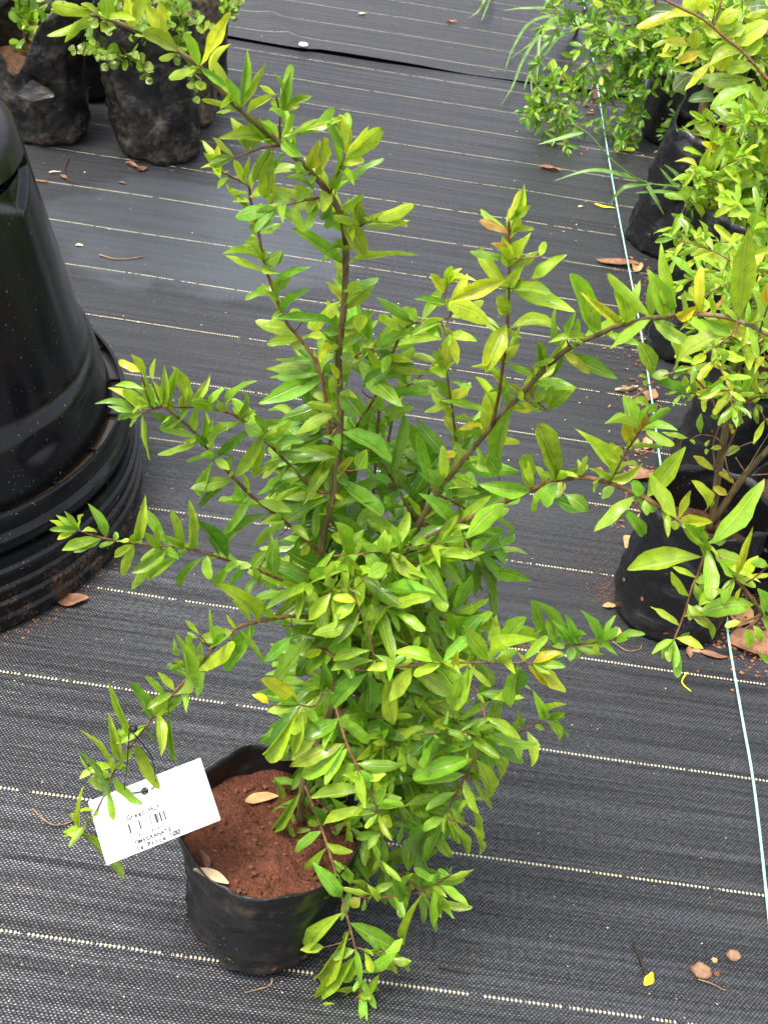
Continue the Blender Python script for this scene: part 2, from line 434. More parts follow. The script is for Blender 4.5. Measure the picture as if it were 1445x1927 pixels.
# ================================================================ planting bags
def poly_bag(loc, rb, rt, h, label, mat, soil_mat, lean=(0, 0), seed=1, soil=.80, rim=None, squash=1.0, rot=0.0, wr=.004, holes=6, name='planting_bag', nu=64, group='black planting bags'):
    root = empty(name, loc); tag(root, label, 'bag', group)
    off = Vector((seed*3.7, seed*1.9, seed*5.3))
    def R(v, a):
        r = rb + (rt-rb)*v
        if v < .12: r *= .87 + .13*(v/.12)**.5
        r *= 1 + .02*(abs(cos(2*(a-rot)))-.6)
        q = Vector((cos(a)*2.4, sin(a)*2.4, v*5.0)) + off
        r += wr*noise.noise(q) + wr*.8*noise.noise(Vector((cos(a)*3, sin(a)*3, v*14)) + off)
        r += wr*.45*noise.noise(Vector((cos(a)*9, sin(a)*9, v*6)) + off)
        r += wr*.9*abs(noise.noise(Vector((cos(a)*1.6+v*2, sin(a)*1.6-v*1.5, v*3)) + off*1.7))
        return r
    def pt(v, a, dr=0.0, dz=0.0):
        r = R(v, a) + dr
        x = r*cos(a-rot); y = r*sin(a-rot)*squash
        return Vector((x*cos(rot)-y*sin(rot) + lean[0]*v, x*sin(rot)+y*cos(rot) + lean[1]*v, v*h + dz))
    def rv(a):
        e = .03*noise.noise(Vector((cos(a)*1.7, sin(a)*1.7, 4)) + off) + .02*noise.noise(Vector((cos(a)*5, sin(a)*5, 4)) + off)
        return 1.0 + e + (rim(a) if rim else 0)
    V, F = [], []
    nv = 22
    for j in range(nv+1):
        for k in range(nu):
            a = 2*pi*k/nu; V.append(pt(j/nv*rv(a), a, 0, .0015 if j == 0 else 0))
    m = 6
    for j in range(m+1):
        for k in range(nu):
            a = 2*pi*k/nu; top_ = rv(a); v = top_ + (min(soil, top_-.015)-.03 - top_)*j/m
            V.append(pt(v, a, -.0016))
    rows = nv+1+m+1
    for j in range(rows-1):
        for k in range(nu):
            k2 = (k+1) % nu; F.append((j*nu+k, j*nu+k2, (j+1)*nu+k2, (j+1)*nu+k))
    F.append(tuple(reversed(range(nu))))
    wall = link('bag_wall', mesh('bag_wall', V, F), mat, root); root['wall'] = wall.name
    # soil, heaped a little and reaching into the wall
    V, F = [], []
    nr = 14
    for j in range(nr):
        f = 1 - j/nr
        for k in range(nu):
            a = 2*pi*k/nu; v = min(soil, rv(a)-.015); p = pt(v, a, -.0009); c = Vector((lean[0]*soil, lean[1]*soil, soil*h))
            q = c + (p-c)*f; q.z += .006*(1-f*f) +   .008*noise.noise(Vector((q.x*42, q.y*42, seed)))*(1 if j else 0) + .0045*noise.noise(Vector((q.x*130, q.y*130, seed)))*(1 if j else 0)
            V.append(q)
    V.append(Vector((lean[0]*soil, lean[1]*soil, soil*h+.006)))
    for j in range(nr-1):
        for k in range(nu):
            k2 = (k+1) % nu; F.append((j*nu+k, j*nu+k2, (j+1)*nu+k2, (j+1)*nu+k))
    for k in range(nu): F.append(((nr-1)*nu+k, (nr-1)*nu+(k+1) % nu, nr*nu))
    link('soil', mesh('soil', V, F), soil_mat, root)
    r2 = random.Random(seed*13)
    for i in range(holes):
        a = -pi/2 + (i/(max(1, holes-1))-.5)*2.6 + r2.uniform(-.15, .15); v = r2.choice((.16, .30, .52))+r2.uniform(-.04, .04)
        c = pt(v, a, .0006); ta = (pt(v, a+.02)-pt(v, a-.02)).normalized(); tv = (pt(v+.02, a)-pt(v-.02, a)).normalized(); nn = ta.cross(tv)
        rr = r2.uniform(.0028, .0042)
        V = [c + ta*rr*cos(t*pi/4)*1.2 + tv*rr*sin(t*pi/4) + nn*.0009 for t in range(8)] + [c - nn*.001]
        link('drainage_hole', mesh('drainage_hole', V, [(t, (t+1) % 8, 8) for t in range(8)]), M['brown'], wall)
    root['soil_z'] = soil*h
    if name != 'planting_bag' or 'flap' not in label: del root['wall']
    return root

# the bag of the main plant
MB = G(487, 1735); MB.z = .004
main_bag = poly_bag(MB, .076, .0935, .166, 'black planting bag with red soil under the tall pomegranate', M['bag'], M['soil'], lean=(.0, .004), seed=3, soil=.86,
                    rim=lambda a: .10*max(0, sin(a+.1)) - .045*max(0, -sin(a)) + .02*sin(3*a), wr=.0045)
# right-hand row
def right_bag(px, py, rb, rt, h, label, **kw):
    c = G(px, py); c.z = .0015; return poly_bag(c, rb, rt, h, label, kw.pop('mat', M['bag_clean']), kw.pop('soil_mat', M['compost']), **kw)
bagR1 = right_bag(1252, 1150, .088, .092, .205, 'smooth black planting bag beside the green string, front of the row', lean=(.018, .02), seed=5, soil=.62, wr=.006, rot=.5)
bagR2 = right_bag(1352, 888, .094, .102, .25, 'black planting bag with wide open mouth and brown compost behind the front bag', lean=(.03, .0), seed=8, soil=.70, wr=.008,
                  rim=lambda a: .05*sin(a+1.0))
bagR3 = right_bag(1292, 660, .092, .100, .31, 'tall folded black planting bag behind the wide open one', lean=(.03, .02), seed=11, soil=.72, wr=.012, rim=lambda a: .06*sin(2*a))
bagR4 = right_bag(1243, 462, .090, .100, .30, 'black planting bag with a raised pointed corner and cane stakes', lean=(.05, .0), seed=14, soil=.70, wr=.010,
                  rim=lambda a: .22*math.exp(-((a-2.9)/.35)**2))
bagR5 = right_bag(1275, 262, .12, .13, .27, 'large shaded black planting bag under the small leaved shrub', seed=17, soil=.8, wr=.006)
bagR6 = right_bag(1420, 560, .095, .105, .30, 'black planting bag deep in the row, half hidden by yellow leaves', seed=19, soil=.74, wr=.008)
bagR7 = right_bag(1462, 1085, .085, .092, .17, 'black planting bag in shade at the end of the row by dark red soil', seed=23, soil=.8, wr=.006)
bagR8 = right_bag(1425, 330, .10, .11, .30, 'black planting bag behind the staked one, mostly hidden by leaves', seed=25, soil=.75, wr=.008)
# far left group
bagA = right_bag(88, 248, .105, .118, .29, 'dusty black planting bag with a folded down flap and bare stems', mat=M['bag_dusty'], lean=(-.03, .0), seed=31, soil=.60, wr=.009,
                 rim=lambda a: -.40*math.exp(-((((a+1.75+pi) % (2*pi))-pi)/.42)**2) + .12*math.exp(-((((a+.7+pi) % (2*pi))-pi)/.45)**2))
bagB = right_bag(300, 283, .102, .116, .33, 'crumpled dusty black planting bag with round leaved herb', mat=M['bag_dusty'], lean=(-.055, .0), seed=37, soil=.84, wr=.012)
bagC = right_bag(352, 222, .075, .085, .33, 'muddy brown planting bag squeezed behind the crumpled one', mat=M['bag_mud'], lean=(-.02, .0), seed=41, soil=.85, wr=.009, soil_mat=M['compost'])
bagD = right_bag(372, 166, .078, .085, .38, 'tall black planting bag at the back with round leaves', mat=M['bag_dusty'], lean=(-.02, .0), seed=43, soil=.85, wr=.006)
bagE = right_bag(160, 165, .12, .13, .36, 'big dark planting bag in shade between the dusty bags', mat=M['bag_clean'], seed=47, soil=.8, wr=.006)
bagF = right_bag(10, 165, .12, .13, .30, 'dark planting bag at the very back behind the folded flap', mat=M['bag_clean'], seed=49, soil=.8, wr=.006)
# flap folded over the dusty bag's front
def flap():
    c = bagA.location
    pts = [(60, 150), (100, 174), (104, 182), (86, 214), (68, 226), (46, 212), (26, 192), (30, 178)]
    o = []
    yy = c.y - .125
    P = [PY(x, y, yy - .004*((i % 3))) for i, (x, y) in enumerate(pts)]
    cen = sum(P, Vector())/len(P) + Vector((0, -.012, .004))
    V = local(bagA, P) + local(bagA, [cen]) + local(bagA, [p + Vector((0, .012, -.002)) for p in P])
    n = len(pts)
    F = [(i, (i+1) % n, n) for i in range(n)] + [(i, n+1+i, n+1+(i+1) % n, (i+1) % n) for i in range(n)]
    link('folded_flap', mesh('folded_flap', V, F, False), M['bag_dusty'], bpy.data.objects[bagA['wall']]); del bagA['wall']
flap()
# ================================================================ leaves, twigs and plants
def leaf_shape(kind, bow, fold, wave, ph, twist):
    """unit leaf: base (0,0,0), tip (0,1,0), half width .5 at its widest"""
    rows = (0.0, .045, .11, .20, .32, .45, .58, .70, .81, .90, .96, 1.0)
    wid = {'lance': (.03, .035, .13, .28, .42, .50, .49, .42, .31, .19, .10, .012), 'oblong': (.03, .04, .16, .33, .45, .50, .50, .48, .42, .32, .21, .04),
           'spoon': (.03, .035, .10, .21, .33, .43, .50, .50, .46, .36, .24, .05), 'round': (.04, .05, .24, .40, .49, .50, .49, .46, .40, .31, .21, .05),
           'blade': (.30, .36, .42, .46, .49, .50, .48, .43, .34, .22, .12, .01)}[kind]
    V, UV = [], []
    for t, wv in zip(rows, wid):
        for s in (-1, 0, 1):
            x = s*wv*(1 + .07*sin(t*15 + ph*3 + s)); e = abs(s)
            z = bow*sin(pi*t**.9) + fold*abs(x) + wave*sin(t*13 + ph + (1.3 if s > 0 else 0))*e*e*min(1, t*4)
            tw = twist*(t-.3)*1.4
            x2 = x*cos(tw); z2 = z + x*sin(tw)*.4
            sway = .16*sin(t*pi)*sin(ph*2)
            V.append((x2 + sway, t, z2)); UV.append((s*.5+.5, t))
    F = []
    for j in range(len(rows)-1):
        for i in range(2):
            a = j*3+i; F.append((a, a+1, a+4, a+3))
    return V, UV, F
LEAF = {}
LGEO = {}
def build_leaf_meshes():
    r = random.Random(3)
    for kind in ('lance', 'oblong', 'spoon', 'round', 'blade'):
        LEAF[kind] = []; LGEO[kind] = []
        for k in range(9):
            bow = r.uniform(-.04, .17); fold = r.uniform(.10, .42) if k % 4 else r.uniform(-.20, -.05)
            V, UV, F = leaf_shape(kind, bow, fold, r.uniform(.010, .035), r.uniform(0, 6.3), r.uniform(-.7, .7))
            me = mesh('leaf_'+kind, V, F); uvl = me.uv_layers.new(name='UVMap')
            for lp in me.loops: uvl.data[lp.index].uv = UV[lp.vertex_index]
            me.materials.append(M['leaf'])
            LEAF[kind].append(me); LGEO[kind].append((V, UV, F))
build_leaf_meshes()
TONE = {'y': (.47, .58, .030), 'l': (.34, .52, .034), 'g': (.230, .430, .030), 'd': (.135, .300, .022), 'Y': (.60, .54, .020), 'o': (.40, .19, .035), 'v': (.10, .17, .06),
        'r': (.22, .32, .045), 't': (.50, .30, .12)}
UP = Vector((0, 0, 1))
class Plant:
    def __init__(s, name, loc, label, cat='plant', group=None):
        s.root = empty(name, loc); tag(s.root, label, cat, group); s.leaves = []; s.rng = random.Random(sum(map(ord, label)))
    def leaf(s, base, tip, width, tone='g', kind=None, normal=None, jitter=.5):
        r = s.rng; base = Vector(base); tip = Vector(tip); L = (tip-base).length
        if L < 1e-4: return
        if normal is None:
            mid = (base+tip)/2
            normal = (CAM-mid).normalized()*.75 + UP*.55
        n = Vector(normal) + Vector((r.uniform(-1, 1), r.uniform(-1, 1), r.uniform(-1, 1)))*jitter
        c = TONE[tone] if isinstance(tone, str) else tone
        k = 1 + r.uniform(-.28, .20); hue = r.uniform(-.20, .20)
        c = (max(0, c[0]*k*(1+hue)), c[1]*k, c[2]*k)
        s.leaves.append((base, tip, width, c, kind or r.choice(('lance', 'lance', 'oblong', 'oblong', 'spoon')), n, r.randrange(9)))
    def stem(s, name, pts, r0, r1, mat='twig', seg=7, sm=4, wob=.25):
        return tube(name, pts, r0, r1, M[mat], s.root, seg, sm, wob)
    def twig_leaves(s, pts, spacing, L, ratio=.27, tones='ggl', kind=None, start=.1, end=1.0, spread=1.0, tipgrow=.0, droop=0.0, skip=.08, taper=.3):
        r = s.rng; P = smooth_path(pts, 6)
        acc = [0]
        for i in range(1, len(P)): acc.append(acc[-1] + (P[i]-P[i-1]).length)
        T = acc[-1]; d = T*start; k = 0; rot0 = r.uniform(0, pi)
        while d < T*end:
            i = max(j for j in range(len(acc)) if acc[j] <= d + 1e-9); i = min(i, len(P)-2)
            p = P[i].lerp(P[i+1], (d-acc[i])/max(1e-6, acc[i+1]-acc[i])); ax = (P[i+1]-P[i]).normalized()
            a = ax.cross(UP); a = a.normalized() if a.length > .05 else Vector((1, 0, 0)); b = ax.cross(a)
            rot = rot0 + k*pi/2 + r.uniform(-.4, .4)
            for sg in (0, pi):
                if r.random() < skip: continue
                side = a*cos(rot+sg) + b*sin(rot+sg)
                dr = (side*spread + ax*r.uniform(.35, .9) + UP*(.10-droop) + Vector((r.gauss(0, .2), r.gauss(0, .2), r.gauss(0, .2)))).normalized()
                ll = L*r.uniform(.65, 1.2)*(1 - taper*(d/T)**3)
                tone = tones if len(tones) == 1 else r.choice(tones)
                s.leaf(p, p + dr*ll, ll*ratio*r.uniform(.8, 1.2), tone, kind, None, .7)
            if r.random() < .35:
                dr = (ax + Vector((r.gauss(0, .5), r.gauss(0, .5), r.gauss(0, .5)))).normalized()
                ll = L*r.uniform(.3, .5); s.leaf(p, p + dr*ll, ll*ratio*1.25, r.choice(tones), 'spoon')
            d += spacing*r.uniform(.75, 1.25); k += 1
        for q in range(3):                       # the tuft at the tip
            ax = (P[-1]-P[-2]).normalized()
            dr = (ax + Vector((r.gauss(0, .45), r.gauss(0, .45), r.gauss(0, .45)))).normalized(); ll = L*r.uniform(.4, .75)
            s.leaf(P[-1], P[-1] + dr*ll, ll*ratio, tones[-1], None)
    def finish(s, limit=300):
        def area(l):
            a = proj(l[0]); b = proj(l[1])
            x, y = (a[0]+b[0])/2, (a[1]+b[1])/2
            inside = -40 < x < W0+40 and -40 < y < H0+40
            return (math.hypot(a[0]-b[0], a[1]-b[1])*l[2]/a[2], inside)
        scored = [(area(l), l) for l in s.leaves]
        scored = [q for q in scored if q[0][1]]
        scored.sort(key=lambda q: -q[0][0])
        o0 = s.root.location
        def frame(l):
            base, tip, wd, c, kind, n, v = l
            y = tip-base; L = y.length; y = y/L
            z = n - y*n.dot(y); z = z.normalized() if z.length > 1e-3 else y.orthogonal().normalized()
            x = y.cross(z); zz = L*.9
            m = Matrix(((x.x*wd, y.x*L, z.x*zz), (x.y*wd, y.y*L, z.y*zz), (x.z*wd, y.z*L, z.z*zz)))
            return m, base - o0
        for q in scored[:limit]:
            l = q[1]; m, p = frame(l)
            o = bpy.data.objects.new('leaf', LEAF[l[4]][l[6]]); COL.objects.link(o); o.parent = s.root
            o.matrix_local = Matrix.Translation(p) @ m.to_4x4(); o.color = (*l[3], 1)
        rest = scored[limit:]
        if rest:
            V, F, UVs, Cs = [], [], [], []
            for _, l in rest:
                m, p = frame(l); v0, uv, f = LGEO[l[4]][l[6]]; n0 = len(V)
                V += [m @ Vector(v) + p for v in v0]; UVs += uv; Cs += [l[3]]*len(v0); F += [tuple(i+n0 for i in q) for q in f]
            me = mesh('foliage', V, F); uvl = me.uv_layers.new(name='UVMap'); ca = me.color_attributes.new('Col', 'FLOAT_COLOR', 'POINT')
            uvl.data.foreach_set('uv', [c for lp in me.loops for c in UVs[lp.vertex_index]])
            ca.data.foreach_set('color', [x for c in Cs for x in (*c, 1)])
            o = link('foliage', me, M['foliage'], s.root); o['kind'] = 'stuff'
# ================================================================ the tall pomegranate
Y0 = MB.y + .022
def B(px, py, off=0.0): return PY(px, py, Y0 + off)
main = Plant('pomegranate_plant', (B(566, 1545).x, Y0, .14), 'tall bushy young pomegranate with bright green leaves in the red soil bag', 'plant', 'pomegranate plants in bags')
def cropf(ox, oy, s): return lambda x, y: (ox + x/s, oy + y/s)
CA = cropf(350, 0, 2.89); CB = cropf(400, 400, 2.0643); CC = cropf(80, 650, 2.535); CD = cropf(400, 950, 2.0643); CE = cropf(50, 1150, 3.211)
CG = cropf(450, 1450, 2.89); CI = cropf(1000, 400, 3.247); CJ = cropf(1000, 800, 3.247); CK = cropf(0, 0, 2.89); CX = cropf(0, 0, 1.0)
# each branch: crop, radius at foot and tip (mm), material, points (x, y, distance behind the plane of the plant)
BR = [
 (CX, 7.0, 2.0, 'bark', [(566,1545,0), (572,1465,0), (602,1390,.01), (630,1310,.015), (616,1220,.02), (604,1100,.02), (610,1000,.02), (630,920,.02), (641,790,.02), (637,680,.02),
      (645,600,.01), (651,480,0), (641,405,-.02), (610,352,-.03), (560,300,-.045), (500,246,-.06), (430,186,-.075), (376,126,-.09), (300,76,-.10), (205,37,-.115), (172,28,-.12)]),
 (CX, 5.0, 2.2, 'bark', [(578,1450,.01), (640,1330,.05), (690,1180,.06), (752,1048,.05), (830,920,.03), (905,826,.01), (980,742,-.02), (1060,662,-.06), (1130,627,-.09), (1170,611,-.11),
      (1240,597,-.13), (1330,592,-.15), (1400,608,-.16), (1480,650,-.17)]),
 (CX, 4.0, 2.1, 'twig', [(752,1048,.05), (800,1015,.02), (900,968,-.02), (1000,922,-.06), (1040,905,-.08), (1100,899,-.10), (1150,910,-.12), (1190,926,-.13), (1240,953,-.15), (1310,1006,-.17),
      (1370,1071,-.18), (1445,1170,-.19), (1500,1270,-.19)]),
 (CX, 2.6, 1.6, 'red_twig', [(925,800,0), (938,745,-.02), (950,650,-.045), (957,560,-.06), (958,450,-.075), (957,415,-.08)]),
 (CX, 3.0, 1.4, 'red_twig', [(628,930,.03), (613,758,.05), (598,686,.055), (565,637,.06), (540,608,.06), (514,545,.06), (497,492,.055), (482,414,.05), (471,374,.045), (467,350,.04), (435,332,.035), (415,322,.03)]),
 (CC, 2.8, 1.3, 'twig', [(1400,695,.02), (1300,690,.02), (1150,540,.0), (1050,440,-.015), (945,350,-.03), (870,315,-.035), (780,295,-.04), (690,293,-.045), (560,295,-.05), (480,320,-.055), (455,325,-.055)]),
 (CC, 3.2, 1.3, 'twig', [(1350,1010,.02), (1180,860,.0), (1020,735,-.015), (900,620,-.03), (820,535,-.035), (720,410,-.045), (610,315,-.055), (570,288,-.055)]),
 (CC, 2.8, 1.2, 'red_twig', [(1330,1200,.01), (1190,1140,-.01), (1000,1060,-.03), (870,1020,-.04), (700,970,-.055), (540,955,-.065), (350,930,-.08), (240,905,-.085), (170,880,-.09)]),
 (CE, 3.4, 1.4, 'twig', [(1780,50,0), (1600,30,-.02), (1445,52,-.03), (1280,100,-.04), (1150,200,-.05), (1020,360,-.06), (880,505,-.065), (750,660,-.07), (640,805,-.075), (540,950,-.08), (480,1090,-.085), (400,1250,-.09), (320,1312,-.09)]),
 (CD, 2.6, 1.5, 'red_twig', [(430,560,0), (560,640,-.04), (720,630,-.075), (890,615,-.085), (1050,612,-.09), (1240,615,-.095)]),
 (CD, 2.6, 1.2, 'red_twig', [(470,480,.02), (800,560,.01), (1060,552,-.01), (1250,548,-.03), (1400,543,-.04), (1560,525,-.05)]),
 (CD, 2.8, 1.5, 'twig', [(470,740,0), (480,790,-.03), (530,950,-.06), (600,1090,-.075), (640,1180,-.08), (655,1290,-.085), (655,1380,-.085)]),
 (CD, 2.4, 1.3, 'red_twig', [(470,760,.0), (610,950,-.02), (740,915,-.03), (860,888,-.04), (1020,884,-.045)]),
 (CD, 2.6, 1.3, 'red_twig', [(700,500,.04), (980,680,0), (1050,790,-.03), (1050,890,-.04), (1010,1000,-.045), (940,1130,-.045), (900,1220,-.045)]),
 (CD, 2.0, 1.1, 'red_twig', [(900,860,.03), (1100,900,.02), (1200,880,.01), (1300,825,0)]),
 (CG, 3.0, 1.4, 'twig', [(350,60,0), (440,290,-.03), (500,470,-.055), (560,690,-.075), (610,880,-.09), (650,1050,-.10), (670,1170,-.10), (640,1240,-.105), (590,1345,-.11), (570,1420,-.11)]),
  (CG, 1.8, 1.0, 'red_twig', [(630,960,-.09), (720,985,-.095), (775,985,-.10), (825,1020,-.10)]),
 (CG, 2.2, 1.1, 'red_twig', [(520,480,-.02), (600,620,-.04), (660,685,-.05), (850,685,-.06), (1000,655,-.065), (1150,570,-.07)]),
 (CG, 2.2, 1.2, 'red_twig', [(420,560,-.02), (350,600,-.04), (300,450,-.03), (310,300,0)]),
 (CA, 1.8, .9, 'red_twig', [(515,790,-.045), (510,690,-.06), (515,600,-.065)]),
 (CA, 1.8, .9, 'red_twig', [(520,790,-.05), (430,800,-.055), (345,830,-.06), (270,855,-.06)]),
 (CA, 2.0, 1.0, 'red_twig', [(755,1070,-.03), (620,1095,-.05), (500,1130,-.06)]),
 (CA, 2.0, 1.0, 'red_twig', [(780,1060,-.03), (830,930,-.045), (865,840,-.05)]),
 (CA, 1.8, .9, 'red_twig', [(865,1290,0), (940,1235,-.02), (990,1205,-.03)]),
 (CB, 2.4, 1.1, 'red_twig', [(560,830,.05), (640,700,.04), (690,570,.03), (740,460,.02), (800,425,.01), (920,405,0), (900,330,0), (910,290,0)]),
 (CB, 2.0, 1.0, 'red_twig', [(950,930,.04), (935,800,.02), (915,660,.0), (905,620,0)]),
 (CB, 2.4, 1.2, 'twig', [(620,1150,.05), (640,860,.05), (650,650,.05), (610,500,.05)]),
 (CB, 2.2, 1.1, 'red_twig', [(680,900,.06), (720,720,.05), (800,640,.05), (880,570,.05)]),
 (CJ, 1.9, 1.0, 'red_twig', [(470,350,-.12), (520,270,-.13), (560,190,-.135), (640,70,-.14), (680,10,-.145)]),
 (CJ, 1.8, .9, 'red_twig', [(1055,785,-.17), (1020,900,-.175), (980,990,-.18), (925,1170,-.185), (870,1310,-.19)]),
 (CD, 2.0, 1.0, 'twig', [(440,200,.0), (600,190,-.03), (760,160,.0), (760,150,0)]),
 (CD, 2.0, 1.0, 'red_twig', [(420,360,-.02), (520,320,-.05), (590,450,-.06), (630,600,-.065)]),
 (CD, 2.0, 1.0, 'red_twig', [(440,700,-.01), (400,780,-.04), (335,775,-.055)]),
 (CX, 2.4, 1.2, 'twig', [(600,1450,.02), (690,1440,.03), (800,1400,.02), (900,1330,.01), (960,1290,0)]),
 (CX, 2.4, 1.2, 'twig', [(590,1500,.01), (680,1560,.0), (780,1530,-.01), (850,1490,-.02), (890,1450,-.02)]),
]
BPTS = []; LATE = []
for i, (cf, r0, r1, mt, pts) in enumerate(BR):
    P = [B(*cf(x, y), o) for x, y, o in pts]
    main.stem('trunk' if i == 0 else 'branch', P, r0*.60/1000, r1*.60/1000, mt, 9 if i < 3 else 7, 5)
    LATE.append((i, P))
    for p in smooth_path(P, 6):
        a = proj(p); BPTS.append((a[0], a[1], p))
def nearest(px, py):
    return min(BPTS, key=lambda b: (b[0]-px)**2 + (b[1]-py)**2 + max(0, (b[2].y-Y0)*400)**2)
